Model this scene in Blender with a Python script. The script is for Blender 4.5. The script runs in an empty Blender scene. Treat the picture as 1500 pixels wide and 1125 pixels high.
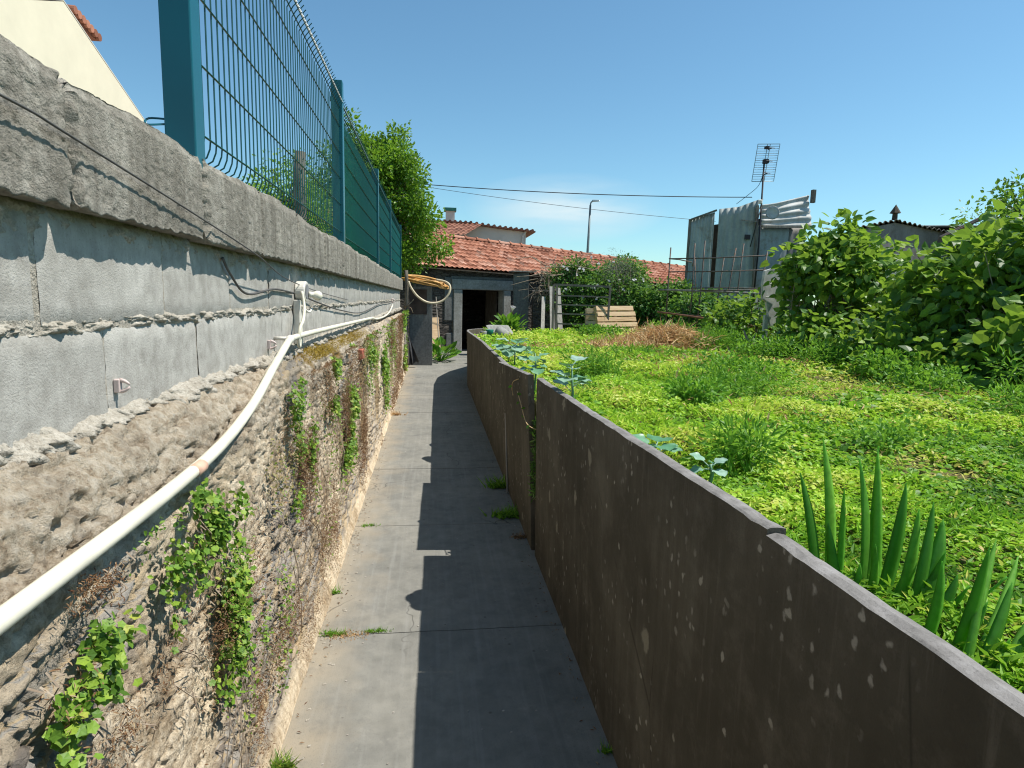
import bpy, math, random
import numpy as np
from mathutils import Vector, Matrix
random.seed(7)
RS = np.random.RandomState
SC = bpy.context.scene
COL = SC.collection
rad = math.radians

# ------------------------------------------------------------------ camera
H = 1.6
psi, th, rho = rad(7.5918), rad(8.0681), rad(1.4)
Fv = Vector((math.sin(psi)*math.cos(th), math.cos(psi)*math.cos(th), -math.sin(th)))
R0 = Vector((math.cos(psi), -math.sin(psi), 0)); U0 = R0.cross(Fv)
Rv = R0*math.cos(rho) + U0*math.sin(rho); Uv = U0*math.cos(rho) - R0*math.sin(rho)
cd = bpy.data.cameras.new('camera'); cam = bpy.data.objects.new('camera', cd); COL.objects.link(cam)
cd.sensor_fit = 'HORIZONTAL'; cd.sensor_width = 36; cd.lens = 36*900/1500
cd.clip_start = 0.03; cd.clip_end = 2000
M = Matrix((Rv, Uv, -Fv)).transposed().to_4x4(); M.translation = Vector((0, 0, H))
cam.matrix_world = M
SC.camera = cam

# ------------------------------------------------------------------ light
SUN = Vector((.596, -.045, 1)).normalized()
sd = bpy.data.lights.new('sun', 'SUN'); sd.energy = 5.0; sd.angle = rad(.53); sd.color = (1, .955, .88)
so = bpy.data.objects.new('sun', sd); COL.objects.link(so); so.location = (20, -3, 40)
so.rotation_mode = 'QUATERNION'; so.rotation_quaternion = SUN.to_track_quat('Z', 'Y')
W = bpy.data.worlds.new('World'); SC.world = W; W.use_nodes = True
wn = W.node_tree.nodes; wl = W.node_tree.links; wn.clear()
sky = wn.new('ShaderNodeTexSky'); sky.sky_type = 'NISHITA'; sky.sun_disc = False
sky.sun_elevation = math.asin(SUN.z); sky.sun_rotation = math.atan2(SUN.x, SUN.y)
sky.air_density = 1.0; sky.dust_density = .35; sky.ozone_density = 1.6; sky.altitude = 50
bg = wn.new('ShaderNodeBackground'); bg.inputs[1].default_value = .112
wo = wn.new('ShaderNodeOutputWorld')
# a faint wisp of high cloud, fixed in the sky
tc = wn.new('ShaderNodeTexCoord'); mp = wn.new('ShaderNodeMapping'); mp.inputs['Scale'].default_value = (3, 3, 16)
ns = wn.new('ShaderNodeTexNoise'); ns.inputs['Scale'].default_value = 1.6; ns.inputs['Detail'].default_value = 6
cr = wn.new('ShaderNodeValToRGB'); cr.color_ramp.elements[0].position = .30; cr.color_ramp.elements[1].position = .60; cr.color_ramp.elements[1].color = (.8, .8, .8, 1)
dp = wn.new('ShaderNodeVectorMath'); dp.operation = 'DISTANCE'; dp.inputs[1].default_value = (.207, .968, .139*3)
d3 = wn.new('ShaderNodeVectorMath'); d3.operation = 'MULTIPLY'; d3.inputs[1].default_value = (1, 1, 3)
mr = wn.new('ShaderNodeMapRange'); mr.inputs[1].default_value = .16; mr.inputs[2].default_value = .03
mu = wn.new('ShaderNodeMath'); mu.operation = 'MULTIPLY'
mx = wn.new('ShaderNodeMix'); mx.data_type = 'RGBA'; mx.inputs['B'].default_value = (7.4, 6.2, 6.4, 1)
wl.new(tc.outputs['Generated'], mp.inputs[0]); wl.new(mp.outputs[0], ns.inputs[0]); wl.new(ns.outputs[0], cr.inputs[0])
wl.new(tc.outputs['Generated'], d3.inputs[0]); wl.new(d3.outputs[0], dp.inputs[0]); wl.new(dp.outputs['Value'], mr.inputs[0])
wl.new(cr.outputs[0], mu.inputs[0]); wl.new(mr.outputs[0], mu.inputs[1])
wl.new(mu.outputs[0], mx.inputs['Factor']); wl.new(sky.outputs[0], mx.inputs['A'])
tn = wn.new('ShaderNodeMix'); tn.data_type = 'RGBA'; tn.blend_type = 'MULTIPLY'; tn.inputs['Factor'].default_value = 1; tn.inputs['B'].default_value = (.77, 1.07, 1.08, 1)
wl.new(mx.outputs['Result'], tn.inputs['A']); wl.new(tn.outputs['Result'], bg.inputs[0]); wl.new(bg.outputs[0], wo.inputs[0])
SC.view_settings.view_transform = 'Standard'; SC.view_settings.look = 'None'
SC.view_settings.exposure = .32; SC.view_settings.gamma = 1

# ------------------------------------------------------------------ noise in numpy
def _h(ix, iy, s):
    n = (ix.astype(np.int64)*374761393 + iy.astype(np.int64)*668265263 + s*1442695041) & 0xffffffff
    n = ((n ^ (n >> 13))*1274126177) & 0xffffffff
    return ((n ^ (n >> 16)) & 0xffff)/65535.0
def vn(x, y, s=0):
    x = np.asarray(x, float); y = np.asarray(y, float)
    ix = np.floor(x); iy = np.floor(y); fx = x-ix; fy = y-iy
    fx = fx*fx*(3-2*fx); fy = fy*fy*(3-2*fy); ix = ix.astype(np.int64); iy = iy.astype(np.int64)
    a = _h(ix, iy, s); b = _h(ix+1, iy, s); c = _h(ix, iy+1, s); d = _h(ix+1, iy+1, s)
    return (a*(1-fx)+b*fx)*(1-fy)+(c*(1-fx)+d*fx)*fy
def fbm(x, y, s=0, o=4, g=.5):
    t = 0; a = 1; n = 0
    for i in range(o):
        t = t+a*vn(x*2**i, y*2**i, s+i*17); n += a; a *= g
    return t/n
def worley(x, y, s=0, jit=.85):
    ix = np.floor(x).astype(np.int64); iy = np.floor(y).astype(np.int64)
    f1 = np.full(x.shape, 9.); f2 = np.full(x.shape, 9.); idd = np.zeros(x.shape)
    for i in (-1, 0, 1):
        for j in (-1, 0, 1):
            a = ix+i; b = iy+j
            px = a+.5+(_h(a, b, s)-.5)*jit; py = b+.5+(_h(a, b, s+5)-.5)*jit
            d = np.hypot(px-x, py-y); k = _h(a, b, s+9)
            m = d < f1
            f2 = np.where(m, f1, np.minimum(f2, d)); idd = np.where(m, k, idd); f1 = np.where(m, d, f1)
    return f1, f2, idd
def sstep(a, b, x):
    t = np.clip((x-a)/(b-a), 0, 1); return t*t*(3-2*t)

# ------------------------------------------------------------------ objects
def mesh_np(name, V, Fc, mat=None, parent=None, attrs=None, smooth=False, keep=False, origin=None):
    """V (n,3) world coordinates; Fc list of (k,m) index arrays or a python list of tuples"""
    V = np.asarray(V, np.float32).reshape(-1, 3)
    if parent is not None: og = np.array(parent['_o'], np.float32)
    elif origin is not None: og = np.array(origin, np.float32)
    elif keep: og = np.zeros(3, np.float32)
    else: og = np.array([(V[:, 0].min()+V[:, 0].max())/2, (V[:, 1].min()+V[:, 1].max())/2, V[:, 2].min()], np.float32)
    me = bpy.data.meshes.new(name)
    if isinstance(Fc, np.ndarray): Fc = [Fc]
    if Fc and isinstance(Fc[0], np.ndarray):
        tot = np.concatenate([np.full(len(a), a.shape[1], np.int32) for a in Fc])
        lv = np.concatenate([a.ravel() for a in Fc]).astype(np.int32)
    else:
        tot = np.array([len(f) for f in Fc], np.int32); lv = np.array([i for f in Fc for i in f], np.int32)
    st = np.concatenate([[0], np.cumsum(tot)[:-1]]).astype(np.int32)
    me.vertices.add(len(V)); me.vertices.foreach_set('co', (V-og).ravel())
    me.loops.add(len(lv)); me.loops.foreach_set('vertex_index', lv)
    me.polygons.add(len(tot)); me.polygons.foreach_set('loop_start', st); me.polygons.foreach_set('loop_total', tot)
    me.update(calc_edges=True); me.validate()
    me.polygons.foreach_set('use_smooth', np.full(len(me.polygons), bool(smooth)))
    if attrs:
        for k, (dom, arr) in attrs.items():
            at = me.attributes.new(k, 'FLOAT', dom); at.data.foreach_set('value', np.asarray(arr, np.float32))
    o = bpy.data.objects.new(name, me); COL.objects.link(o)
    if mat: me.materials.append(mat)
    if parent is not None:
        o.parent = parent; o['_o'] = list(map(float, og))
    else:
        o.location = og.tolist(); o['_o'] = og.tolist()
    return o
def tag(o, label=None, cat=None, group=None, kind=None):
    if label: o['label'] = label
    if cat: o['category'] = cat
    if group: o['group'] = group
    if kind: o['kind'] = kind
    return o
def thing(name, loc, label, cat, group=None):
    o = bpy.data.objects.new(name, None); COL.objects.link(o); o.empty_display_size = .1
    o.location = loc; o['_o'] = list(map(float, loc)); return tag(o, label, cat, group)
class MB:
    def __init__(s): s.v = []; s.f = []; s.r = []
    def add(s, vs, fs, r=0.):
        b = len(s.v); s.v += [tuple(map(float, p)) for p in vs]
        s.f += [tuple(i+b for i in f) for f in fs]; s.r += [r]*len(fs); return s
    def hexa(s, p, r=0.):   # 8 points: bottom 4 ccw, top 4 ccw
        return s.add(p, [(3, 2, 1, 0), (4, 5, 6, 7), (0, 1, 5, 4), (1, 2, 6, 5), (2, 3, 7, 6), (3, 0, 4, 7)], r)
    def box(s, a, b, r=0., rz=0, piv=None):
        x0, y0, z0 = a; x1, y1, z1 = b
        p = [(x0, y0, z0), (x1, y0, z0), (x1, y1, z0), (x0, y1, z0), (x0, y0, z1), (x1, y0, z1), (x1, y1, z1), (x0, y1, z1)]
        if rz:
            cx, cy = piv if piv else ((x0+x1)/2, (y0+y1)/2); c, q = math.cos(rz), math.sin(rz)
            p = [(cx+(x-cx)*c-(y-cy)*q, cy+(x-cx)*q+(y-cy)*c, z) for x, y, z in p]
        return s.hexa(p, r)
    def plank(s, a, b, w, t, up=(0, 0, 1), r=0.):
        a = Vector(a); b = Vector(b); d = (b-a).normalized(); u = Vector(up)
        sx = d.cross(u); sx = sx.normalized() if sx.length > 1e-4 else Vector((1, 0, 0)); n = sx.cross(d).normalized()
        q = [a-sx*w/2-n*t/2, a+sx*w/2-n*t/2, b+sx*w/2-n*t/2, b-sx*w/2-n*t/2]
        return s.hexa(q+[p+n*t for p in q], r)
    def tube(s, pts, rr, seg=8, r=0., cap=True):
        pts = [Vector(p) for p in pts]; n = len(pts)
        if not hasattr(rr, '__len__'): rr = [rr]*n
        vs = []; prev = None
        for i, p in enumerate(pts):
            d = (pts[min(i+1, n-1)]-pts[max(i-1, 0)]).normalized()
            if prev is None:
                prev = d.cross(Vector((0, 0, 1)))
                if prev.length < 1e-3: prev = d.cross(Vector((1, 0, 0)))
            a = (prev-d*prev.dot(d)).normalized(); prev = a; b = d.cross(a)
            for k in range(seg):
                t = 2*math.pi*k/seg; vs.append(p+(a*math.cos(t)+b*math.sin(t))*rr[i])
        fs = [(i*seg+k, i*seg+(k+1) % seg, (i+1)*seg+(k+1) % seg, (i+1)*seg+k) for i in range(n-1) for k in range(seg)]
        if cap: fs += [tuple(range(seg))[::-1], tuple((n-1)*seg+k for k in range(seg))]
        return s.add(vs, fs, r)
    def lathe(s, c, prof, seg=16, r=0., axis=(0, 0, 1)):
        ax = Vector(axis).normalized(); q = ax.to_track_quat('Z', 'Y'); vs = []
        for rr, z in prof:
            for k in range(seg):
                t = 2*math.pi*k/seg; vs.append(Vector(c)+q @ Vector((rr*math.cos(t), rr*math.sin(t), z)))
        n = len(prof)
        fs = [(i*seg+k, i*seg+(k+1) % seg, (i+1)*seg+(k+1) % seg, (i+1)*seg+k) for i in range(n-1) for k in range(seg)]
        fs += [tuple(range(seg))[::-1], tuple((n-1)*seg+k for k in range(seg))]
        return s.add(vs, fs, r)
    def build(s, name, mat, parent=None, smooth=False, **kw):
        return mesh_np(name, s.v, s.f, mat, parent, {'rnd': ('FACE', s.r)}, smooth, **kw)
def grid_faces(nu, nv):
    i = np.arange(nu-1)[:, None]*nv+np.arange(nv-1)[None, :]
    return np.stack([i, i+1, i+nv+1, i+nv], -1).reshape(-1, 4)
def soften(o, w=.004):
    m = o.modifiers.new('bevel', 'BEVEL'); m.width = w; m.segments = 2; m.limit_method = 'ANGLE'; return o
def copy_tree(o, loc, label, rz=0):
    c = o.copy(); COL.objects.link(c); c.location = loc; c.rotation_euler[2] = rz; c['label'] = label
    for ch in list(o.children):
        d = ch.copy(); COL.objects.link(d); d.parent = c
    return c

# ------------------------------------------------------------------ materials
class Mat:
    def __init__(s, name, rough=.85, spec=.3):
        s.m = bpy.data.materials.new(name); s.m.use_nodes = True; s.t = s.m.node_tree
        s.b = s.t.nodes['Principled BSDF']; s.out = s.t.nodes['Material Output']
        s.b.inputs['Roughness'].default_value = rough; s.b.inputs['Specular IOR Level'].default_value = spec
        s.pos = s.t.nodes.new('ShaderNodeNewGeometry').outputs['Position']
    def n(s, typ, **kw):
        x = s.t.nodes.new(typ)
        for k, v in kw.items(): setattr(x, k, v)
        return x
    def L(s, a, b):
        if hasattr(a, 'is_output'): s.t.links.new(a, b)
        else: b.default_value = (*a, 1) if hasattr(a, '__len__') and len(a) == 3 and b.type == 'RGBA' else a
    def map(s, sc=(1, 1, 1), rot=(0, 0, 0), v=None):
        x = s.n('ShaderNodeMapping'); x.inputs['Scale'].default_value = sc; x.inputs['Rotation'].default_value = rot
        s.t.links.new(v or s.pos, x.inputs[0]); return x.outputs[0]
    def noise(s, scale, detail=4, rough=.55, v=None, dist=0):
        x = s.n('ShaderNodeTexNoise'); x.inputs['Scale'].default_value = scale; x.inputs['Detail'].default_value = detail
        x.inputs['Roughness'].default_value = rough; x.inputs['Distortion'].default_value = dist
        s.t.links.new(v or s.pos, x.inputs['Vector']); return x.outputs['Fac']
    def voro(s, scale, v=None, out='Distance', feat='F1'):
        x = s.n('ShaderNodeTexVoronoi', feature=feat); x.inputs['Scale'].default_value = scale
        s.t.links.new(v or s.pos, x.inputs['Vector']); return x.outputs[out]
    def attr(s, name='rnd'):
        x = s.n('ShaderNodeAttribute'); x.attribute_name = name; return x.outputs['Fac']
    def ramp(s, f, stops, interp='LINEAR'):
        x = s.n('ShaderNodeValToRGB'); x.color_ramp.interpolation = interp; e = x.color_ramp.elements
        while len(e) < len(stops): e.new(.5)
        for i, (p, c) in enumerate(stops):
            e[i].position = p; e[i].color = (*c, 1) if hasattr(c, '__len__') else (c, c, c, 1)
        s.L(f, x.inputs[0]); return x.outputs[0]
    def mix(s, f, a, b, mode='MIX'):
        x = s.n('ShaderNodeMix', data_type='RGBA', blend_type=mode)
        s.L(f, x.inputs['Factor']); s.L(a, x.inputs['A']); s.L(b, x.inputs['B']); return x.outputs['Result']
    def warp(s, sc=(1, 1, 1), amt=.03, ns=18):
        nz = s.n('ShaderNodeTexNoise'); nz.inputs['Scale'].default_value = ns; nz.inputs['Detail'].default_value = 4; s.t.links.new(s.pos, nz.inputs['Vector'])
        k = s.n('ShaderNodeVectorMath', operation='SCALE'); k.inputs['Scale'].default_value = amt; s.t.links.new(nz.outputs['Color'], k.inputs[0])
        a = s.n('ShaderNodeVectorMath', operation='ADD'); s.t.links.new(s.pos, a.inputs[0]); s.t.links.new(k.outputs[0], a.inputs[1]); return s.map(sc, v=a.outputs[0])
    def math(s, op, a, b=0., c=None):
        x = s.n('ShaderNodeMath', operation=op); s.L(a, x.inputs[0]); s.L(b, x.inputs[1])
        if c is not None: s.L(c, x.inputs[2])
        return x.outputs[0]
    def sepz(s, ax='Z'):
        x = s.n('ShaderNodeSeparateXYZ'); s.t.links.new(s.pos, x.inputs[0]); return x.outputs[ax]
    def col(s, c): s.L(c, s.b.inputs['Base Color']); return s
    def bump(s, h, strength=.5, dist=.01):
        x = s.n('ShaderNodeBump'); x.inputs['Strength'].default_value = strength; x.inputs['Distance'].default_value = dist
        s.L(h, x.inputs['Height']); s.t.links.new(x.outputs[0], s.b.inputs['Normal']); return s

def concrete(name, dark, mid, light, scale=6, streak=0., pit=.5, rough=.92, grain=160):
    m = Mat(name, rough, .2)
    a = m.noise(scale, 6, .6); f = m.noise(grain, 3, .7); g = m.noise(scale*7, 4, .6)
    c = m.ramp(a, [(.32, dark), (.5, mid), (.68, light)])
    c = m.mix(.55, c, m.ramp(g, [(.3, dark), (.7, light)]))
    if streak:
        st = m.noise(1, 5, .7, m.map((14, 14, .9)))
        c = m.mix(m.math('MULTIPLY', m.ramp(st, [(.42, 0.), (.68, 1.)]), streak), c, dark)
    c = m.mix(m.ramp(f, [(.28, .55), (.42, 0.)]), c, tuple(x*.45 for x in dark))
    c = m.mix(m.ramp(f, [(.62, 0.), (.75, .35)]), c, tuple(min(1, x*1.4) for x in light))
    m.col(c); m.bump(m.math('ADD', f, m.math('MULTIPLY', g, .6)), pit, .005); return m
M_beam = concrete('old_coping_concrete', (.14, .125, .10), (.29, .265, .22), (.44, .41, .35), 6, .85, .9, grain=190)
M_block = concrete('cement_block', (.25, .235, .205), (.41, .39, .35), (.55, .53, .48), 3, .4, .45, grain=210)
M_mort = concrete('rough_mortar', (.20, .175, .135), (.36, .325, .265), (.52, .48, .41), 22, 0, 1.0, grain=90)
M_pillar = concrete('dark_cement_pillar', (.08, .08, .075), (.15, .155, .148), (.25, .255, .245), 3, .3, .4)
M_frame = concrete('door_frame_cement', (.17, .165, .145), (.29, .29, .265), (.43, .43, .40), 3, .3, .4)
def mk_path():
    m = Mat('path_concrete', .9, .25)
    a = m.noise(1.6, 5, .6); b = m.noise(11, 5, .65); f = m.noise(240, 2, .6)
    c = m.ramp(a, [(.3, (.145, .145, .128)), (.5, (.212, .207, .180)), (.7, (.285, .272, .228))])
    c = m.mix(.4, c, m.ramp(b, [(.3, (.13, .13, .122)), (.7, (.3, .29, .262))]))
    br = m.noise(1, 4, .6, m.map((38, 1.2, 1)))
    c = m.mix(m.ramp(br, [(.5, 0.), (.8, .35)]), c, (.34, .34, .32))
    # sandy dirt drifted along the wall foot
    e = m.math('ADD', m.sepz('X'), m.math('MULTIPLY', m.noise(3.5, 4), .5))
    c = m.mix(m.ramp(m.math('MULTIPLY_ADD', e, -2.2, .05), [(.1, 0.), (.7, .75)]), c, (.36, .30, .215))
    ck = m.n('ShaderNodeTexVoronoi', feature='DISTANCE_TO_EDGE'); ck.inputs['Scale'].default_value = .9
    wv = m.n('ShaderNodeVectorMath', operation='ADD'); m.t.links.new(m.pos, wv.inputs[0]); nc = m.n('ShaderNodeTexNoise'); nc.inputs['Scale'].default_value = 5; m.t.links.new(m.pos, nc.inputs['Vector']); sc = m.n('ShaderNodeVectorMath', operation='SCALE'); sc.inputs['Scale'].default_value = .22; m.t.links.new(nc.outputs['Color'], sc.inputs[0]); m.t.links.new(sc.outputs[0], wv.inputs[1]); m.t.links.new(wv.outputs[0], ck.inputs['Vector'])
    c = m.mix(m.math('MULTIPLY', m.ramp(ck.outputs[0], [(.001, .75), (.004, 0.)]), m.ramp(m.noise(1.3, 2), [(.5, 0.), (.58, 1.)])), c, (.05, .048, .042))
    c = m.mix(m.ramp(m.noise(4.5, 6, .75), [(.55, 0.), (.72, .5)]), c, (.12, .12, .112))
    c = m.mix(m.ramp(m.noise(6.5, 6, .75), [(.6, 0.), (.72, .45)]), c, (.36, .345, .30))
    sp = m.voro(9); c = m.mix(m.ramp(sp, [(.05, .8), (.075, 0.)]), c, (.12, .11, .09))
    c = m.mix(m.ramp(f, [(.3, .4), (.45, 0.)]), c, (.09, .09, .08))
    m.col(c); m.bump(m.math('ADD', f, b), .25, .003); return m.m
M_path = mk_path()
def mk_panel():
    m = Mat('retaining_slab', .9, .2)
    a = m.noise(2.2, 5, .6); st = m.noise(1, 5, .65, m.map((11, 11, .8)))
    c = m.ramp(a, [(.3, (.060, .052, .037)), (.5, (.096, .084, .063)), (.7, (.150, .132, .10))])
    c = m.mix(m.ramp(m.noise(7, 6, .75), [(.5, 0.), (.7, .5)]), c, (.19, .165, .13))
    hl = m.n('ShaderNodeTexVoronoi', feature='DISTANCE_TO_EDGE'); hl.inputs['Scale'].default_value = 1.1; m.t.links.new(m.map((1, 1, .5), (0, .3, 0)), hl.inputs['Vector'])
    c = m.mix(m.math('MULTIPLY', m.ramp(hl.outputs[0], [(.001, .7), (.004, 0.)]), m.ramp(m.noise(1.7, 2), [(.5, 0.), (.56, 1.)])), c, (.03, .026, .02))
    c = m.mix(m.ramp(st, [(.4, 0.), (.7, .6)]), c, (.060, .050, .036))
    c = m.mix(m.ramp(m.noise(1, 6, .75, m.map((30, 30, 2))), [(.55, 0.), (.75, .4)]), c, (.20, .175, .14))
    sp = m.voro(15, m.warp((1, 1, .8), .05, 22)); k = m.noise(2.5, 2)
    msk = m.math('MULTIPLY', m.ramp(sp, [(.09, 1.), (.15, 0.)]), m.ramp(k, [(.46, 0.), (.56, 1.)]))
    c = m.mix(m.math('MULTIPLY', msk, .8), c, (.40, .37, .31))
    m3 = m.math('MULTIPLY', m.ramp(m.voro(30, m.warp((1, 1, .6), .02, 50)), [(.14, 1.), (.24, 0.)]), m.ramp(m.noise(3.1, 3), [(.5, 0.), (.6, .7)]))
    c = m.mix(m3, c, (.38, .35, .30))
    sp2 = m.voro(4.2, m.warp((1, 1, .8), .07, 20)); c = m.mix(m.ramp(sp2, [(.09, .7), (.13, 0.)]), c, (.33, .30, .23))
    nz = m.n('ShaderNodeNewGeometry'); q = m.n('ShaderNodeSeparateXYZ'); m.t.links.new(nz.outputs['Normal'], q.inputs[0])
    top = m.ramp(q.outputs['Z'], [(.6, 0.), (.8, 1.)])  # up-facing tops get a paler tone: sunlight put into the colour
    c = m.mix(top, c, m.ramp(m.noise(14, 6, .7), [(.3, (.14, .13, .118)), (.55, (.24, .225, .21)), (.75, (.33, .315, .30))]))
    f = m.noise(190, 3, .7); c = m.mix(m.ramp(f, [(.3, .35), (.45, 0.)]), c, (.05, .045, .04))
    m.col(c); m.bump(m.math('ADD', f, m.noise(30, 3)), .35, .004); return m.m
M_panel = mk_panel()
def mk_stonewall():
    m = Mat('rubble_and_plaster', .95, .15)
    st, ps, ms = m.attr('stone'), m.attr('plaster'), m.attr('moss')
    f = m.noise(150, 5, .75); g = m.noise(42, 6, .75); w = m.noise(3.2, 5, .7)
    stone = m.ramp(st, [(0, (.22, .21, .20)), (.3, (.36, .32, .26)), (.5, (.50, .39, .25)), (.7, (.32, .31, .30)), (.85, (.46, .39, .30)), (1, (.18, .16, .145))])
    pl = m.ramp(g, [(.28, (.24, .17, .10)), (.40, (.48, .39, .28)), (.54, (.66, .57, .44)), (.75, (.80, .74, .63))])
    pl = m.mix(m.ramp(w, [(.50, 0.), (.64, .65)]), pl, m.ramp(g, [(.35, (.12, .075, .04)), (.6, (.32, .22, .12))]))
    pl = m.mix(m.ramp(m.noise(1, 5, .7, m.map((9, 16, 2.2))), [(.5, 0.), (.66, .45)]), pl, (.20, .165, .125))
    c = m.mix(ps, stone, pl)
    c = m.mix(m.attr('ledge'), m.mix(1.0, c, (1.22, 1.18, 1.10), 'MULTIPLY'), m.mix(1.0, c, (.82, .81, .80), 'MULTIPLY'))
    c = m.mix(m.math('MULTIPLY', ms, m.ramp(g, [(.3, .4), (.55, 1.)])), c, m.ramp(f, [(.35, (.10, .055, .018)), (.6, (.27, .17, .04))]))
    c = m.mix(m.ramp(f, [(.3, .8), (.40, 0.)]), c, (.09, .07, .055))
    c = m.mix(m.ramp(f, [(.6, 0.), (.72, .4)]), c, (.62, .59, .54))
    m.col(c); m.bump(m.math('ADD', f, g), 1.0, .009); return m.m
M_stone = mk_stonewall()
def plain(name, c, rough=.6, spec=.4, var=.25, scale=8, metal=0., bump=.15, rust=None):
    m = Mat(name, rough, spec); m.b.inputs['Metallic'].default_value = metal
    a = m.noise(scale, 5, .6)
    lo = tuple(x*(1-var) for x in c); hi = tuple(min(1, x*(1+var)) for x in c)
    k = m.ramp(a, [(.3, lo), (.7, hi)])
    if rust: k = m.mix(m.ramp(m.noise(scale*2.3, 6, .7), [(.5, 0.), (.62, rust[1])]), k, rust[0])
    m.col(k)
    if bump: m.bump(m.noise(scale*12, 3), bump, .003)
    return m.m
M_green = plain('green_enamel_steel', (.0, .098, .125), .3, .6, .1, 3, bump=.02)
M_wire = plain('green_coated_wire', (.0, .075, .07), .4, .5, .1, 5, bump=0)
M_pvc = plain('cream_plastic_pipe', (.72, .68, .54), .5, .4, .14, 7, bump=.05)
M_white = plain('dirty_white_plastic', (.70, .66, .58), .45, .5, .15, 20, bump=.05)
M_pink = plain('faded_plastic_clip', (.62, .50, .46), .5, .4, .15, 30, bump=.05)
M_cable = plain('grey_rubber_cable', (.09, .085, .08), .6, .3, .3, 10, bump=0)
M_blackcable = plain('black_cable', (.02, .02, .025), .6, .3, .2, 10, bump=0)
M_hose = plain('ochre_rubber_hose', (.62, .33, .10), .5, .4, .3, 9, bump=.05)
M_hose2 = plain('cream_rubber_hose', (.62, .52, .36), .5, .4, .15, 9, bump=.05)
M_cream = plain('cream_render', (.72, .66, .50), .85, .2, .05, 1.5, bump=.1)
M_whitew = plain('white_painted_render', (.60, .57, .50), .85, .2, .12, 1.2, bump=.1)
M_cloth = plain('dark_tarpaulin', (.05, .05, .052), .7, .3, .4, 12, bump=.2)
M_rusty = plain('weathered_steel_tube', (.10, .09, .08), .65, .4, .4, 10, .3, .1, ((.22, .10, .05), .7))
M_redrod = plain('rusty_red_rod', (.30, .13, .08), .75, .3, .35, 10, 0, .1)
M_lamp = plain('street_lamp_steel', (.16, .19, .19), .5, .4, .15, 4, .3, 0)
M_alu = plain('aerial_aluminium', (.25, .32, .34), .45, .5, .2, 4, .4, 0)
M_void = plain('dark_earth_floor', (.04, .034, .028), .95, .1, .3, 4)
def mk_wood(name, lo, mid, hi, sc=(3, 3, 40), rough=.85):
    m = Mat(name, rough, .2); s = m.noise(1, 5, .65, m.map(sc)); r = m.attr()
    c = m.ramp(s, [(.28, lo), (.5, mid), (.72, hi)])
    c = m.mix(.35, c, m.ramp(r, [(0, lo), (1, hi)])); m.col(c); m.bump(s, .4, .004); return m.m
M_pallet = mk_wood('pale_pallet_timber', (.36, .22, .11), (.58, .40, .23), (.74, .57, .38))
M_greywood = mk_wood('silvered_timber', (.16, .14, .12), (.34, .31, .27), (.55, .52, .47), (30, 30, 2))
M_post = mk_wood('mossy_post_timber', (.07, .06, .045), (.17, .15, .12), (.34, .31, .27), (25, 25, 4))
M_twig = mk_wood('dry_twigs', (.16, .11, .075), (.30, .235, .17), (.46, .39, .30), (20, 20, 20))
M_bark = mk_wood('bark', (.045, .035, .025), (.10, .08, .06), (.18, .15, .115), (14, 14, 4))
def mk_rubble():
    m = Mat('dark_schist_rubble', .9, .2); v = m.map((4.5, 4.5, 13))
    i = m.voro(1, v, 'Color'); e = m.voro(1, v, feat='DISTANCE_TO_EDGE')
    bw = m.n('ShaderNodeSeparateColor'); m.t.links.new(i, bw.inputs[0])
    c = m.ramp(bw.outputs[0], [(0, (.035, .03, .026)), (.5, (.085, .07, .058)), (.8, (.13, .115, .10)), (1, (.21, .17, .13))])
    c = m.mix(m.ramp(e, [(.03, 1.), (.12, 0.)]), c, (.012, .01, .009)); c = m.mix(.5, c, m.ramp(m.noise(20, 5, .7), [(.3, (.02, .018, .016)), (.7, (.17, .15, .13))]))
    m.col(c); m.bump(e, 1, .04); return m.m
M_rubble = mk_rubble()
def mk_tile(name, stops):
    m = Mat(name, .85, .2); r = m.attr(); c = m.ramp(r, stops)
    g = m.noise(9, 5, .7); c = m.mix(m.ramp(g, [(.45, 0.), (.75, .55)]), c, (.17, .085, .055))
    f = m.noise(60, 3, .7); c = m.mix(m.ramp(f, [(.58, 0.), (.72, .4)]), c, (.55, .33, .24))
    m.col(c); m.bump(f, .3, .004); return m.m
M_tile = mk_tile('clay_roof_tile', [(0, (.24, .095, .058)), (.35, (.40, .165, .10)), (.7, (.50, .225, .14)), (.93, (.58, .33, .24)), (1, (.16, .085, .06))])
M_tile2 = mk_tile('brown_roof_tile', [(0, (.17, .075, .05)), (.5, (.24, .10, .065)), (1, (.30, .14, .09))])
def mk_corr(name, lo, mid, hi, rust):
    m = Mat(name, .6, .35); a = m.noise(1.1, 5, .65, m.map((3, 3, .7))); b = m.noise(14, 5, .7)
    c = m.ramp(a, [(.3, lo), (.5, mid), (.7, hi)]); c = m.mix(.3, c, m.ramp(b, [(.3, lo), (.7, hi)]))
    c = m.mix(m.ramp(m.noise(2.3, 6, .75), [(.55, 0.), (.68, .75)]), c, rust)
    m.col(c); m.bump(b, .2, .004); return m.m
M_sheet = mk_corr('weathered_grey_sheeting', (.21, .23, .215), (.32, .35, .33), (.45, .48, .455), (.20, .17, .12))
M_sheet2 = mk_corr('bleached_corrugated_sheet', (.32, .32, .30), (.48, .48, .45), (.56, .56, .53), (.30, .21, .14))
M_fibro = mk_corr('old_fibre_cement', (.10, .095, .09), (.17, .16, .15), (.26, .245, .23), (.10, .08, .06))
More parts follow.
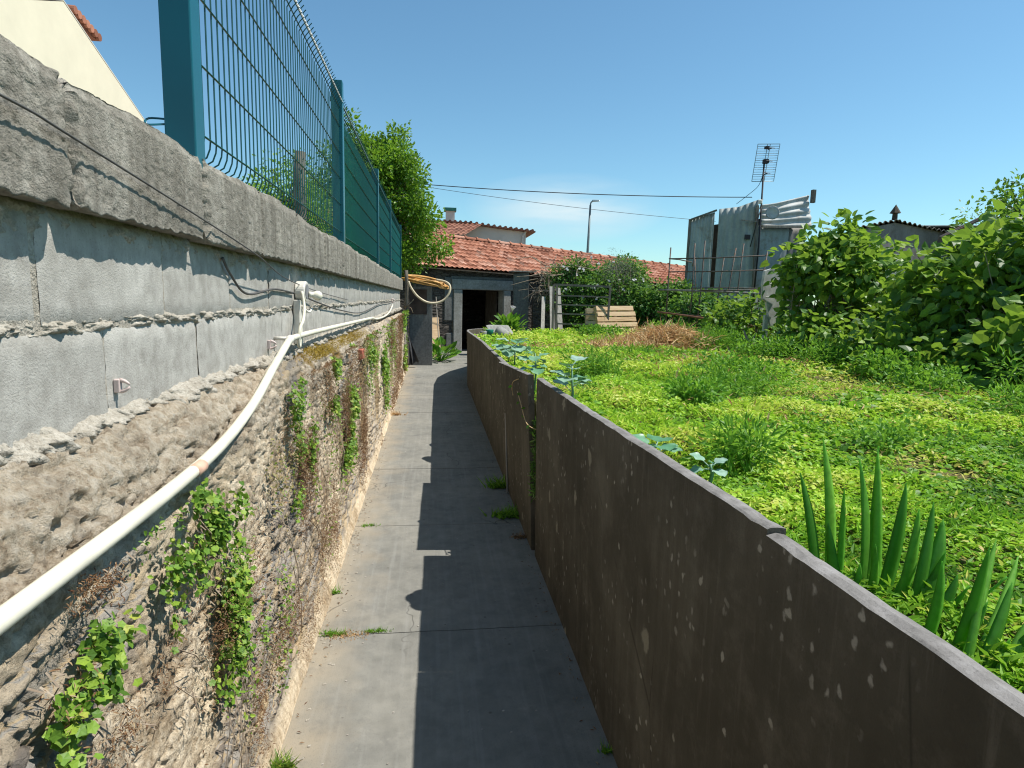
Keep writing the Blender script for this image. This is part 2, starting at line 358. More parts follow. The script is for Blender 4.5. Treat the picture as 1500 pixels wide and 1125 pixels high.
def mk_soil():
    m = Mat('garden_soil', .95, .1); a = m.noise(2.5, 6, .65); b = m.noise(35, 5, .7)
    c = m.ramp(a, [(.35, (.07, .09, .025)), (.5, (.14, .15, .045)), (.65, (.26, .18, .10))])
    c = m.mix(.5, c, m.ramp(b, [(.3, (.035, .04, .014)), (.5, (.13, .14, .045)), (.75, (.32, .27, .13))]))
    m.col(c); m.bump(b, 1, .03); return m.m
M_soil = mk_soil()
M_dirt = plain('bare_ground', (.20, .18, .12), .95, .1, .4, 1.5, bump=.5)
def leafm(name, stops, trans=.4, tcol=None, rough=.5, spec=.35):
    m = Mat(name, rough, spec); r = m.attr(); c = m.ramp(r, stops)
    f = m.noise(60, 3, .6); c = m.mix(m.ramp(f, [(.35, .3), (.55, 0.)]), c, tuple(x*.5 for x in stops[0][1]))
    m.col(c)
    t = m.n('ShaderNodeBsdfTranslucent'); tm = m.mix(.5, c, tcol or (.25, .42, .04)); m.L(tm, t.inputs[0])
    x = m.n('ShaderNodeMixShader'); x.inputs[0].default_value = trans
    m.t.links.new(m.b.outputs[0], x.inputs[1]); m.t.links.new(t.outputs[0], x.inputs[2]); m.t.links.new(x.outputs[0], m.out.inputs[0])
    return m.m
L_ground = leafm('ground_cover_leaf', [(0, (0.075, 0.198, 0.018)), (.25, (0.180, 0.412, 0.026)), (.55, (0.360, 0.627, 0.036)), (.8, (0.570, 0.775, 0.060)), (.93, (0.750, 0.759, 0.156)), (1, (0.675, 0.462, 0.144))], 0.45)
L_weed = leafm('weed_leaf', [(0, (0.068, 0.192, 0.019)), (.5, (0.170, 0.400, 0.033)), (1, (0.340, 0.608, 0.065))], 0.45)
L_hedge = leafm('broad_hedge_leaf', [(0, (0.045, 0.112, 0.024)), (.35, (0.090, 0.210, 0.034)), (.7, (0.225, 0.405, 0.042)), (.95, (0.450, 0.570, 0.060)), (1, (0.630, 0.540, 0.144))], 0.45, (.33, .48, .04), .45, .4)
L_vine = leafm('vine_leaf', [(0, (0.038, 0.108, 0.027)), (.5, (0.095, 0.234, 0.045)), (.85, (0.209, 0.396, 0.075)), (1, (0.494, 0.540, 0.225))], 0.4)
L_tree = leafm('tree_leaf', [(0, (0.076, 0.181, 0.021)), (.4, (0.153, 0.314, 0.028)), (.8, (0.289, 0.478, 0.042)), (1, (0.476, 0.594, 0.070))], 0.45, (.28, .46, .03), .4, .45)
L_grey = leafm('dry_grey_creeper', [(0, (.14, .15, .11)), (.6, (.30, .30, .25)), (1, (.46, .44, .38))], .15, (.3, .3, .2), .9, .1)
L_cab = leafm('cabbage_leaf', [(0, (.09, .26, .10)), (.5, (.19, .38, .22)), (1, (.40, .55, .46))], .2, (.2, .4, .15), .4, .4)
L_lily = leafm('lily_leaf', [(0, (.04, .15, .015)), (.6, (.11, .30, .025)), (1, (.22, .45, .04))], .38)
L_flag = leafm('sword_leaf', [(0, (.10, .30, .04)), (.5, (.18, .46, .06)), (1, (.30, .60, .09))], .5, (.34, .78, .05), .4, .4)
L_wallg = leafm('wall_creeper_leaf', [(0, (0.072, 0.161, 0.020)), (.5, (0.168, 0.310, 0.035)), (.85, (0.300, 0.437, 0.050)), (1, (0.504, 0.460, 0.100))], .3)
L_dry = leafm('dried_wall_growth', [(0, (.11, .05, .03)), (.4, (.22, .12, .06)), (.75, (.34, .22, .12)), (1, (.46, .37, .23))], .1, (.3, .18, .06), .9, .1)
L_corn = leafm('dead_corn_leaf', [(0, (.36, .17, .07)), (.5, (.62, .40, .19)), (1, (.82, .66, .38))], .25, (.55, .33, .12), .8, .15)
L_flower = leafm('white_petal', [(0, (.75, .72, .72)), (1, (.85, .84, .82))], .3, (.8, .8, .75))
L_pink = leafm('seed_heads', [(0, (.20, .16, .06)), (.5, (.34, .30, .12)), (1, (.40, .22, .14))], .3)

# ------------------------------------------------------------------ leaf scattering
OVAL = (np.array([(0, 0, 0), (.27, .28, .07), (.29, .6, .08), (0, 1, -.06), (-.29, .6, .08), (-.27, .28, .07)]), [(0, 1, 2, 3), (0, 3, 4, 5)])
HEART = (np.array([(0, .06, 0), (.30, -.04, .07), (.47, .22, .10), (.36, .62, .07), (0, 1.05, -.12), (-.36, .62, .07), (-.47, .22, .10), (-.30, -.04, .07)]), [(0, 1, 2, 3), (0, 3, 4, 4), (0, 4, 5, 5), (0, 5, 6, 7)])
HEART = (HEART[0], [(0, 1, 2, 3), (0, 3, 4), (0, 4, 5), (0, 5, 6, 7)])
NARROW = (np.array([(-.06, 0, 0), (.06, 0, 0), (.12, .45, .05), (0, 1, -.12), (-.12, .45, .05)]), [(0, 1, 2, 3, 4)])
BLADE = (np.array([(-.03, 0, 0), (.03, 0, 0), (.028, .5, .03), (-.028, .5, .03), (0, 1, -.14)]), [(0, 1, 2, 3), (3, 2, 4)])
_s = [(1.0 if i % 2 == 0 else .74)*.5 for i in range(10)]
IVY = (np.array([(0, .42, -.03)]+[(_s[i]*math.sin(2*math.pi*i/10), .45+_s[i]*math.cos(2*math.pi*i/10), .015*(i % 2)) for i in range(10)]), [(0, 1+i, 1+(i+1) % 10) for i in range(10)])
IVY = (IVY[0], [(0, 1+i, 1+(i+1) % 10, 1+(i+2) % 10) for i in range(0, 10, 2)])
def unit(v): return v/np.maximum(np.linalg.norm(v, axis=-1, keepdims=True), 1e-9)
class Leaves:
    def __init__(s): s.V = []; s.F = {}; s.A = {}; s.n = 0
    def add(s, tpl, P, D, Nn, size, rnd):
        T, fs = tpl; N = len(P)
        if N == 0: return s
        y = unit(D); z = Nn-(Nn*y).sum(1, keepdims=True)*y; z = unit(z); x = np.cross(y, z)
        size = np.broadcast_to(size, (N,))
        V = P[:, None]+size[:, None, None]*(T[None, :, 0:1]*x[:, None]+T[None, :, 1:2]*y[:, None]+T[None, :, 2:3]*z[:, None])
        b = s.n+np.arange(N)[:, None]*len(T)
        for f in fs:
            k = len(f); s.F.setdefault(k, []).append((b+np.array(f)[None]).astype(np.int32)); s.A.setdefault(k, []).append(np.broadcast_to(rnd, (N,)))
        s.V.append(V.reshape(-1, 3)); s.n += N*len(T); return s
    def build(s, name, mat, parent=None, **kw):
        ks = sorted(s.F); Fs = [np.concatenate(s.F[k]) for k in ks]; A = np.concatenate([np.concatenate(s.A[k]) for k in ks])
        return mesh_np(name, np.concatenate(s.V), Fs, mat, parent, {'rnd': ('FACE', np.clip(A, 0, 1))}, False, **kw)
def rdir(r, n): return unit(r.normal(size=(n, 3)))
def shoot_leaves(Lv, r, tips, n, spread, size, tpl=OVAL, base=.45, var=.5, up=.6, sun=.25, droop=0.):
    """leaves clustered round shoot tips; each shoot has its own tone"""
    tips = np.asarray(tips); K = len(tips); k = r.randint(0, K, n); tone = r.uniform(-.18, .18, K)
    off = np.clip(r.normal(size=(n, 3)), -1.7, 1.7)*spread; P = tips[k]+off
    D = unit(off+rdir(r, n)*spread*.8+np.array([0, 0, -droop*spread])); Nn = unit(rdir(r, n)*.7+np.array([0, 0, up]))
    Lv.add(tpl, P, D, Nn, size*r.uniform(.6, 1.25, n), base+tone[k]+r.uniform(-var/2, var/2, n)); return P

# ------------------------------------------------------------------ terrain heights
def gz(x, y):
    x = np.asarray(x, float); y = np.asarray(y, float)
    z = np.interp(y, [-5, 3, 6, 10, 15, 30], [.93, .93, .86, .76, .70, .68])
    return z+.05*(fbm(x*1.1, y*1.1, 3, 3)-.5)+.035*(fbm(x*4, y*4, 8, 3)-.5)+.04*sstep(3.6, 5.5, x)

# ================================================================== SETTING
def sheet(name, x0, x1, y0, y1, z, mat, n=2):
    X, Y = np.meshgrid(np.linspace(x0, x1, n), np.linspace(y0, y1, n), indexing='ij')
    V = np.stack([X, Y, np.full_like(X, z)], -1).reshape(-1, 3)
    return tag(mesh_np(name, V, grid_faces(n, n)[:, ::-1], mat, keep=True), kind='structure')
sheet('ground', -900, 900, -900, 900, -.06, M_dirt)
# left neighbour's yard, raised behind the wall
sheet('neighbour_yard', -60, -.86, -6, 60, 1.18, M_dirt)
# garden terrain
def garden():
    ys = np.concatenate([np.arange(-4, 4, .06), np.arange(4, 17.2, .12)]); xs = np.concatenate([[0], np.geomspace(.05, 26, 150)])
    edge = np.interp(ys, [-4, 11, 12, 13, 14, 14.9, 15.3, 17.2], [.675, .675, .73, .96, 1.38, 1.95, 3.0, 4.0])
    X = edge[:, None]+xs[None]; Y = np.repeat(ys[:, None], len(xs), 1); Z = gz(X, Y)
    V = np.stack([X, Y, Z], -1).reshape(-1, 3)
    V0 = np.stack([edge, ys, np.full(len(ys), -.05)], -1)     # bank going down behind the slabs
    n = len(V); nv = len(xs); i = np.arange(len(ys)-1)
    side = np.stack([n+i, i*nv, (i+1)*nv, n+i+1], -1)
    return tag(mesh_np('garden_soil', np.concatenate([V, V0]), np.concatenate([grid_faces(len(ys), nv), side])[:, ::-1], M_soil, keep=True, smooth=True), kind='structure')
garden()
# path slabs
def path():
    V = []; F = []; n = 0; js = [-3, -1.4, 0, 1.38, 2.78, 4.17, 5.6, 7.0, 8.4, 9.8, 11.2, 12.7, 14.1, 15.6, 18.6]
    r = RS(4)
    for a, b in zip(js[:-1], js[1:]):
        x0, x1 = -.66, .72 if b < 11.3 else 3.2
        nx = 30; ny = 24; X, Y = np.meshgrid(np.linspace(x0, x1, nx), np.linspace(a, b, ny), indexing='ij')
        rag = (fbm(X*9, a*3+0*X, 5, 3)-.5)*.012; rag2 = (fbm(X*9, b*3+0*X, 5, 3)-.5)*.012
        t = (Y-a)/(b-a); g = .0035; tilt = r.uniform(-.002, .002)
        Yj = a+g+rag+(b-a-2*g+rag2-rag)*t+(X*.05*0)
        Z = .002*(fbm(X*3, Y*3, 6, 3)-.5)+tilt*t
        top = np.stack([X, Yj, Z], -1).reshape(-1, 3); V.append(top); F.append(grid_faces(nx, ny)[:, ::-1]+n)
        for q in (0, ny-1):
            e = np.arange(nx)*ny+q; lo = top[e]-[0, 0, .03]; V.append(lo); m = n+len(top)+(0 if q == 0 else nx)
            i = np.arange(nx-1); f = np.stack([n+e[i], n+e[i+1], m+i+1, m+i], -1); F.append(f if q == 0 else f[:, ::-1])
        n += len(top)+2*nx
    return tag(mesh_np('path', np.concatenate(V), np.concatenate(F), M_path, keep=True, smooth=False), kind='structure')
path()

# ================================================================== LEFT WALL
ycols = np.concatenate([np.arange(-1.5, .5, .05), .5*np.exp(np.arange(0, math.log(13.6/.5), .0052))])
def stone_wall():
    # profile from the ledge under the blocks down to the path; s = arc parameter
    prof = np.array([(-.675, 1.335), (-.63, 1.33), (-.585, 1.27), (-.565, 1.17), (-.562, .8), (-.56, .5), (-.562, .2), (-.555, .1), (-.53, .045), (-.515, .0), (-.51, -.03)])
    L = np.concatenate([[0], np.cumsum(np.hypot(*np.diff(prof, axis=0).T))]); ns_ = 210
    s = np.linspace(0, L[-1], ns_); px = np.interp(s, L, prof[:, 0]); pz = np.interp(s, L, prof[:, 1])
    d = np.gradient(np.stack([px, pz], -1), axis=0); d = unit(d); nx, nz = -d[:, 1], d[:, 0]
    Y = ycols[:, None]+0*s[None]; S = s[None]+0*Y; Z0 = pz[None]+0*Y
    warp = (fbm(Y*6, S*6, 2, 3)-.5)*.12
    # rubble courses
    f1, f2, idd = worley((Y+warp)/.15, (S+warp*.4+Y*.16)/.030, 11, .95)
    edge = sstep(.0, .10, f2-f1)*(.8+.6*(f2-f1))
    big, big2, id2 = worley((Y+warp)/.30, (S+warp)/.16, 31); edge2 = sstep(0, .16, big2-big)
    pm = fbm(Y*1.5, S*2.2, 21, 3); low = sstep(.42, .10, Z0+.12*(fbm(Y*2, 0*Y, 5, 2)-.5)); far = sstep(2.2, 5, Y)*.16
    rub = sstep(.60, .68, pm*1.0+low*.30+far*.5-.10*(Z0 > 1.2)); plast = 1-rub
    h = rub*(edge*.022*(.3+idd)-.014)+plast*(edge2*.006-.003+.009*(fbm(Y*8, S*13, 41, 3, .5)-.5))
    h += .006*(fbm(Y*30, S*46, 51, 3, .7)-.5)+.006*(fbm(Y*80, S*130, 61, 2, .8)-.5)-.006*sstep(.62, .7, fbm(Y*70, S*90, 65, 2))
    pits = sstep(.62, .66, fbm(Y*18, S*44, 71, 3, .6)); h -= pits*.012
    lumps = sstep(1.10, 1.24, Z0)
    h += lumps*(.024*(fbm(Y*16, S*30, 81, 4, .8)-.45))
    h += .016*(fbm(Y*.9, S*1.2, 91, 2)-.5)*sstep(.0, .2, Z0)
    foot = sstep(.10, .04, Z0); h = h*(1-foot)+foot*(.012*(fbm(Y*5, S*6, 93, 4)-.5))
    droop = -.010*np.clip(Y, 0, 14)*sstep(1.0, 1.3, Z0)      # ledge sinks slightly with distance
    X = px[None]+nx[None]*h; Z = Z0+nz[None]*h+droop
    Z = np.where(S == 0, Z, Z)
    V = np.stack([X, Y, Z], -1).reshape(-1, 3)
    moss = sstep(.56, .68, fbm(Y*1.7, S*1.1, 101, 3))*sstep(1.05, .3, np.abs(Z0-.7)*1.8)
    moss = np.maximum(moss*.8, sstep(.55, .66, fbm(Y*3, S*3, 111, 3))*sstep(1.15, 1.25, Z0)*sstep(2.4, 3.2, Y))
    pa = np.maximum(plast, foot*1.0)
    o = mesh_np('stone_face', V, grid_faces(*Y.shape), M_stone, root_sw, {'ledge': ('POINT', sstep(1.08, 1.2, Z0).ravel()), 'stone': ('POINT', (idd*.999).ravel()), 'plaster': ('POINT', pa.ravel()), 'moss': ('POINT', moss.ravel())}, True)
    mb = MB(); mb.box((-.85, -1.5, -.05), (-.60, 13.55, 1.16)); mb.box((-.85, 13.0, -.05), (-.535, 13.62, 1.15)); mb.build('core', M_mort.m, root_sw)
root_sw = thing('stone_wall', (-.7, 6, 0), 'old rubble stone base wall with crumbling plaster and creepers, left of the path', 'wall')
stone_wall()

root_bw = thing('block_wall', (-.75, 6, 1.2), 'grey cement block wall with a heavy coping, standing on the stone base wall', 'wall')
def block_wall():
    r = RS(12)
    zt = lambda y: 1.742-.004*y                               # underside of coping
    z0l = lambda y: 1.305-.002*y; zc = lambda y: 1.528-.004*y  # bed joints
    def row(ys, lo, hi, name):
        V = []; F = []; n = 0; R = []
        for a, b in zip(ys[:-1], ys[1:]):
            a2, b2 = a+.003, b-.003; off = r.uniform(-.003, .003); k = max(6, int((b2-a2)/.012/(1+.3*max(a, 0)))); m = max(6, int(.2/.012/(1+.3*max(a, 0))))
            Y, T = np.meshgrid(np.linspace(a2, b2, k), np.linspace(0, 1, m), indexing='ij')
            Z = lo(Y)+.007+(hi(Y)-lo(Y)-.014)*T
            ed = np.minimum(np.minimum(Y-a2, b2-Y), np.minimum(Z-Z.min(1, keepdims=True), Z.max(1, keepdims=True)-Z))
            ed = ed+.004*(fbm(Y*40, Z*40, 3, 3)-.5)
            X = -.669+off-.010*(1-sstep(-.004, .006, ed))+.0016*(fbm(Y*60, Z*60, 4, 3)-.5)+.004*(fbm(Y*3, Z*3, 9, 2)-.5)
            X = np.minimum(X, -.664)
            Z = Z+(.003*(fbm(Y*20, Z*20, 14, 2)-.5))
            V.append(np.stack([X, Y, Z], -1).reshape(-1, 3)); F.append(grid_faces(k, m)[:, ::-1]+n); n += k*m
        mesh_np(name, np.concatenate(V), np.concatenate(F), M_block.m, root_bw, None, True)
    row([-1.4+.51*i-.0+.017 for i in range(30)], zc, zt, 'block_course')
    row([-1.4+.51*i+.22+.0 for i in range(30)], z0l, zc, 'block_course')
    mb = MB(); mb.box((-.85, -1.5, 1.28), (-.6745, 13.62, 1.75)); mb.build('core', M_mort.m, root_bw)
    # rough squeezed-out mortar along the bed joints: lumpy ribbon meshes
    def bead(zf, w, out, seed, nm, y0=-1.4, y1=13.6, thr=.38):
        ys = np.concatenate([np.arange(y0, .5, .04), .5*np.exp(np.arange(0, math.log(y1/.5), .0045))]); m = 22
        Y = ys[:, None]+0*np.arange(m)[None]; t = np.linspace(0, 1, m)[None]+0*Y
        wob = (fbm(Y*5, 0*Y, seed, 3)-.5)*.02
        h = np.sin(t*math.pi)**.8*(fbm(Y*28, t*2.2, seed+3, 4, .65)-thr)*out*2.4
        h = np.maximum(h, -.02)
        Z = zf(Y)+wob+(t-.5)*w*(.6+.9*fbm(Y*14, t*0, seed+7, 3)); X = -.676+np.clip(h, -.01, .06)
        mesh_np(nm, np.stack([X, Y, Z], -1).reshape(-1, 3), grid_faces(*Y.shape)[:, ::-1], M_mort.m, root_bw, None, True)
    bead(zc, .034, .022, 5, 'mortar_joint', thr=.36)
    bead(lambda y: z0l(y)+.012, .07, .05, 25, 'mortar_joint', thr=.25)
    bead(lambda y: zt(y)-.028, .06, .022, 45, 'mortar_joint', thr=.42)
block_wall()
def coping():
    # cast coping sections with rough joints, irregular top edge and ragged lower lip
    prof = [(-.672, 1.742), (-.640, 1.738), (-.615, 1.742), (-.612, 1.80), (-.612, 1.88), (-.613, 1.94), (-.622, 1.965), (-.65, 1.972), (-.74, 1.975), (-.86, 1.97), (-.87, 1.74)]
    prof = np.array(prof); L = np.concatenate([[0], np.cumsum(np.hypot(*np.diff(prof, axis=0).T))])
    s = np.sort(np.concatenate([np.linspace(0, L[-1], 60), np.linspace(.05, .42, 60)]))
    px = np.interp(s, L, prof[:, 0]); pz = np.interp(s, L, prof[:, 1]); d = unit(np.gradient(np.stack([px, pz], -1), axis=0)); nx, nz = d[:, 1], -d[:, 0]
    Y = ycols[:, None]+0*s[None]; S = s[None]+0*Y
    js = np.array([-.9, -.2, .55, 1.195, 1.83, 2.40, 3.05, 3.75, 4.5, 5.2, 6.0, 6.8, 7.7, 8.6, 9.6, 10.6, 11.6, 12.6])
    jy = Y+.012*(fbm(S*14, Y*.5, 3, 3)-.5)
    dj = np.min(np.abs(jy[..., None]-js), -1); ji = np.searchsorted(js, Y)
    h = -.040*(1-sstep(.004, .018, dj+.008*(fbm(Y*60, S*60, 6, 2)-.5)))*(.6+.4*sstep(.35, .6, fbm(ji*3.1, S*5, 7, 2)))
    h += .022*(1-sstep(.0, .05, dj))*(fbm(Y*50, S*50, 8, 3)-.4)*(Y < 2.2)
    h += .004*(fbm(Y*6, S*8, 13, 2, .5)-.5)+.0032*(fbm(Y*80, S*100, 17, 3, .75)-.5)-.002*sstep(.64, .72, fbm(Y*75, S*75, 19, 2))
    h += .006*(_h(ji.astype(np.int64), ji.astype(np.int64)*0, 3)-.5)
    lip = np.exp(-((S-.06)/.02)**2); top = sstep(1.93, 1.96, pz)[None]
    X = px[None]+nx[None]*h; Z = pz[None]+nz[None]*h-.004*Y*(1)
    Z -= lip*.016*(fbm(Y*30, 0*Y, 23, 3)-.4)
    Z += top*(.045*(fbm(Y*4.5, S*3, 33, 3)-.5))+top*.03*sstep(1.25, .4, Y)*(1-sstep(.9, .5, Y)*.5)
    V = np.stack([X, Y, Z], -1).reshape(-1, 3); mesh_np('coping', V, grid_faces(*Y.shape)[:, ::-1], M_beam.m, root_bw, None, True)
    mb = MB(); mb.box((-.85, -1.45, 1.76), (-.64, 13.60, 1.90)); mb.build('core', M_mort.m, root_bw)
    z0, z1 = 1.742-.054, 1.972-.054
    mb = MB(); mb.box((-.86, 13.5, z0), (-.613, 13.58, z1)); soften(mb.build('coping_end', M_beam.m, root_bw), .006)
coping()

# ------------------------------------------------------------------ conduit, clips, lamp, cables
def smooth_pts(pts, n=8):
    pts = [Vector(p) for p in pts]; P = [pts[0]*2-pts[1]]+pts+[pts[-1]*2-pts[-2]]; out = []
    for i in range(1, len(P)-2):
        for k in range(n):
            t = k/n; a, b, c, d = P[i-1], P[i], P[i+1], P[i+2]
            out.append(.5*((2*b)+(c-a)*t+(2*a-5*b+4*c-d)*t*t+(3*b-a-3*c+d)*t**3))
    out.append(pts[-1]); return out
t = thing('conduit_pipe', (-.55, 2, 1.19), 'long cream plastic conduit pipe sagging along the top of the stone wall', 'pipe')
mb = MB(); mb.tube(smooth_pts([(-.53, -1.2, 1.22), (-.53, .0, 1.195), (-.53, .8, 1.186), (-.535, 1.5, 1.193), (-.55, 1.94, 1.24), (-.575, 2.35, 1.325), (-.60, 2.72, 1.395)]), .0148, 14); mb.build('near_length', M_pvc, t, True)
mb = MB(); mb.tube(smooth_pts([(-.60, 2.70, 1.398), (-.615, 3.3, 1.392), (-.62, 5.4, 1.362), (-.62, 6.6, 1.345)]), .0135, 12); mb.tube(smooth_pts([(-.62, 6.6, 1.345), (-.62, 7.3, 1.31), (-.625, 8.6, 1.30), (-.63, 9.6, 1.335), (-.64, 10.5, 1.42)]), .0115, 10); mb.build('far_length', M_pvc, t, True)
mb = MB(); mb.tube([(-.53, 1.43, 1.1915), (-.53, 1.475, 1.192)], .0155, 14); mb.build('rust_band', plain('rust_stain', (.72, .45, .32), .6, .3, .15, 30, bump=.05), t, True)
mb = MB(); mb.tube([(-.598, 2.69, 1.393), (-.603, 2.76, 1.398)], .0175, 12); mb.tube([(-.665, 2.74, 1.40), (-.60, 2.735, 1.40)], .008, 8); mb.build('joint_clip', M_white, t, True)
def clip(y, z, sc, label):
    t = thing('pipe_clip', (-.665, y, z), label, 'pipe clip', 'plastic clips left empty on the block wall')
    mb = MB(); mb.box((-.668, y-.010*sc, z-.018*sc), (-.656, y+.010*sc, z+.018*sc)); soften(mb.build('back_plate', M_pink, t), .002)
    for q, nm in ((1, 'jaw'), (-1, 'jaw')):
        pts = [(-.658+.018*math.sin(a)*sc*1.3, y, z+q*(.016-.012*(1-math.cos(a)))*sc) for a in np.linspace(0, 1.5, 6)]
        pts = [(-.658+.006*k*sc, y, z+q*(.015-.0012*k*k*.6)*sc) for k in range(5)]
        mb = MB(); mb.tube(pts, [.006*sc, .0055*sc, .005*sc, .004*sc, .003*sc], 8); mb.build(nm, M_pink, t, True)
clip(1.395, 1.392, .8, 'faded pink plastic clip with open jaws, nearest on the lower blocks')
clip(2.64, 1.381, 1.0, 'small plastic clip on the lower blocks, between the nearest clip and the wall lamp')
clip(10.6, 1.49, 1.9, 'plastic bracket at the far end of the block wall, above the pipe end')
t = thing('wall_lamp', (-.66, 3.2, 1.38), 'white oval wall lamp with bare globe bulb fixed to the block wall', 'lamp')
mb = MB(); mb.box((-.666, 3.12, 1.345), (-.635, 3.18, 1.56)); soften(mb.build('channel', M_white, t), .004)
def oval(mb, cy, cz, ry, rz, x0, x1, seg=28):
    a = [(x0, cy+ry*math.cos(q), cz+rz*math.sin(q)) for q in np.linspace(0, 2*math.pi, seg, endpoint=False)]
    mb.add(a+[(x1, p[1], p[2]) for p in a], [tuple(range(seg)), tuple(range(2*seg-1, seg-1, -1))]+[(i, i+seg, (i+1) % seg+seg, (i+1) % seg) for i in range(seg)])
mb = MB(); oval(mb, 3.20, 1.602, .062, .050, -.663, -.615); lp = soften(mb.build('base_plate', M_white, t), .005)
mb = MB(); oval(mb, 3.20, 1.602, .046, .036, -.6145, -.6125); mb.build('gasket', plain('grey_gasket', (.20, .20, .20), .7, .3), lp)
mb = MB(); mb.lathe((-.613, 3.225, 1.588), [(.014, 0), (.015, .012), (.012, .018), (.017, .026), (.024, .038), (.025, .05), (.019, .063), (.006, .070)], 18, axis=(1, .5, -.15)); mb.build('bulb', M_pvc, t, True)
mb = MB(); mb.tube(smooth_pts([(-.625, 3.13, 1.60), (-.61, 3.10, 1.53), (-.60, 3.02, 1.47), (-.60, 2.94, 1.43), (-.605, 2.93, 1.36), (-.61, 2.98, 1.35), (-.61, 3.0, 1.42), (-.615, 3.03, 1.45)], 6), .0075, 8); mb.build('supply_lead', M_pvc, t, True)
mb = MB(); mb.tube(smooth_pts([(-.63, 3.15, 1.53), (-.61, 3.2, 1.50), (-.60, 3.24, 1.515)], 6), .006, 8); mb.build('clamp', M_white, t, True)
mb = MB(); mb.tube(smooth_pts([(-.598, -.6, 1.90), (-.598, .5, 1.875), (-.598, .99, 1.862), (-.598, 1.176, 1.846), (-.602, 1.775, 1.783), (-.606, 2.3, 1.722), (-.63, 2.834, 1.655), (-.655, 3.8, 1.60), (-.655, 5.029, 1.545)]), .0022, 6)
tag(mb.build('overhead_cable', M_cable, smooth=True), 'thin grey cable drooping across the face of the coping', 'cable')
mb = MB(); mb.tube(smooth_pts([(-.655, 2.08, 1.70), (-.655, 2.15, 1.652), (-.655, 2.33, 1.588), (-.655, 2.72, 1.608), (-.655, 3.10, 1.593)]), .0045, 6)
mb.tube(smooth_pts([(-.655, 3.28, 1.585), (-.655, 3.67, 1.545), (-.655, 4.7, 1.47), (-.655, 6.05, 1.42), (-.655, 8.2, 1.47), (-.655, 10.6, 1.47)]), .0045, 6)
tag(mb.build('lamp_cable', M_cable, smooth=True), 'dark cable clipped in waves across the blocks through the wall lamp', 'cable')

# ------------------------------------------------------------------ green fence
fence = thing('mesh_fence', (-.65, 7, 1.95), 'tall green welded mesh fence with square posts on top of the coping', 'fence')
PY = [1.80, 4.62, 7.58, 9.85, 13.1]
for i, y in enumerate(PY):
    zb = 1.95-.004*y; mb = MB(); mb.box((-.700, y, zb-.02), (-.622, y+.07, 3.085-.006*y)); po = soften(mb.build('post', M_green, fence), .004)
    for z in (2.45, 2.93):
        mb = MB(); mb.box((-.7055, y-.008, z-.012), (-.699, y+.03, z+.012)); mb.build('bracket', M_green, po)
    mb = MB(); mb.tube(smooth_pts([(-.70, y+.01, 2.03), (-.735, y-.02, 2.02), (-.745, y+.02, 2.045), (-.70, y+.04, 2.05)], 4), .0028, 5)
    mb.build('hook', M_green, po)
for i in range(4):
    y0, y1 = PY[i]+.07, PY[i+1]; mb = MB(); zo = -.006*(y0-1.8); rw = .0026
    def prof(z0=zo):   # vertical wire profile with pressed V folds
        pts = []
        for z in [1.975, 1.985, 2.01, 2.03]: pts.append((-.648+(-.028 if z < 1.98 else -.012 if z < 1.99 else -.002 if z < 2.02 else 0), z))
        for k in range(4):
            b = 2.03+.18*k; pts.append((-.648, b+.16))
            pts += [] if k != 1 and k != 3 else []
        pts += [(-.648, 2.86), (-.632, 2.885), (-.614, 2.905), (-.632, 2.93), (-.648, 2.955), (-.646, 2.985), (-.632, 3.00)]
        return [(x, z+z0) for x, z in pts]
    pr = prof(); nw = int((y1-y0)/.0505)
    for k in range(nw):
        y = y0+.02+k*(y1-y0-.04)/(nw-1); mb.tube([(x, y, z) for x, z in pr], rw, 5 if i == 0 else 4, cap=False)
    for z in (2.03, 2.22, 2.40, 2.57, 2.75, 2.875, 2.945): mb.tube([(-.642, y0, z+zo), (-.642, y1, z+zo)], .0032, 5, cap=False)
    mb.build('mesh_panel', M_wire, fence)
mn = Mat('green_screen_net', .7, .2); w1 = mn.noise(2, 3)
mn.col(mn.ramp(w1, [(.3, (.0, .13, .05)), (.7, (.0, .19, .08))]))
tr = mn.n('ShaderNodeBsdfTransparent'); mxs = mn.n('ShaderNodeMixShader'); mxs.inputs[0].default_value = .80
tl = mn.n('ShaderNodeBsdfTranslucent'); tl.inputs[0].default_value = (.0, .24, .11, 1); mx2 = mn.n('ShaderNodeMixShader'); mx2.inputs[0].default_value = .5
mn.t.links.new(mn.b.outputs[0], mx2.inputs[1]); mn.t.links.new(tl.outputs[0], mx2.inputs[2])
mn.t.links.new(tr.outputs[0], mxs.inputs[1]); mn.t.links.new(mx2.outputs[0], mxs.inputs[2]); mn.t.links.new(mxs.outputs[0], mn.out.inputs[0])
for i in range(1, 4):
    y0, y1 = PY[i]+.075, PY[i+1]-.005; Y, Z = np.meshgrid(np.linspace(y0, y1, 30), np.linspace(1.96, 2.88-.006*y0, 12), indexing='ij')
    X = -.662-.006*np.sin(Y*9)*np.sin(Z*5); mesh_np('screen_net', np.stack([X, Y, Z], -1).reshape(-1, 3), grid_faces(30, 12), mn.m, fence)

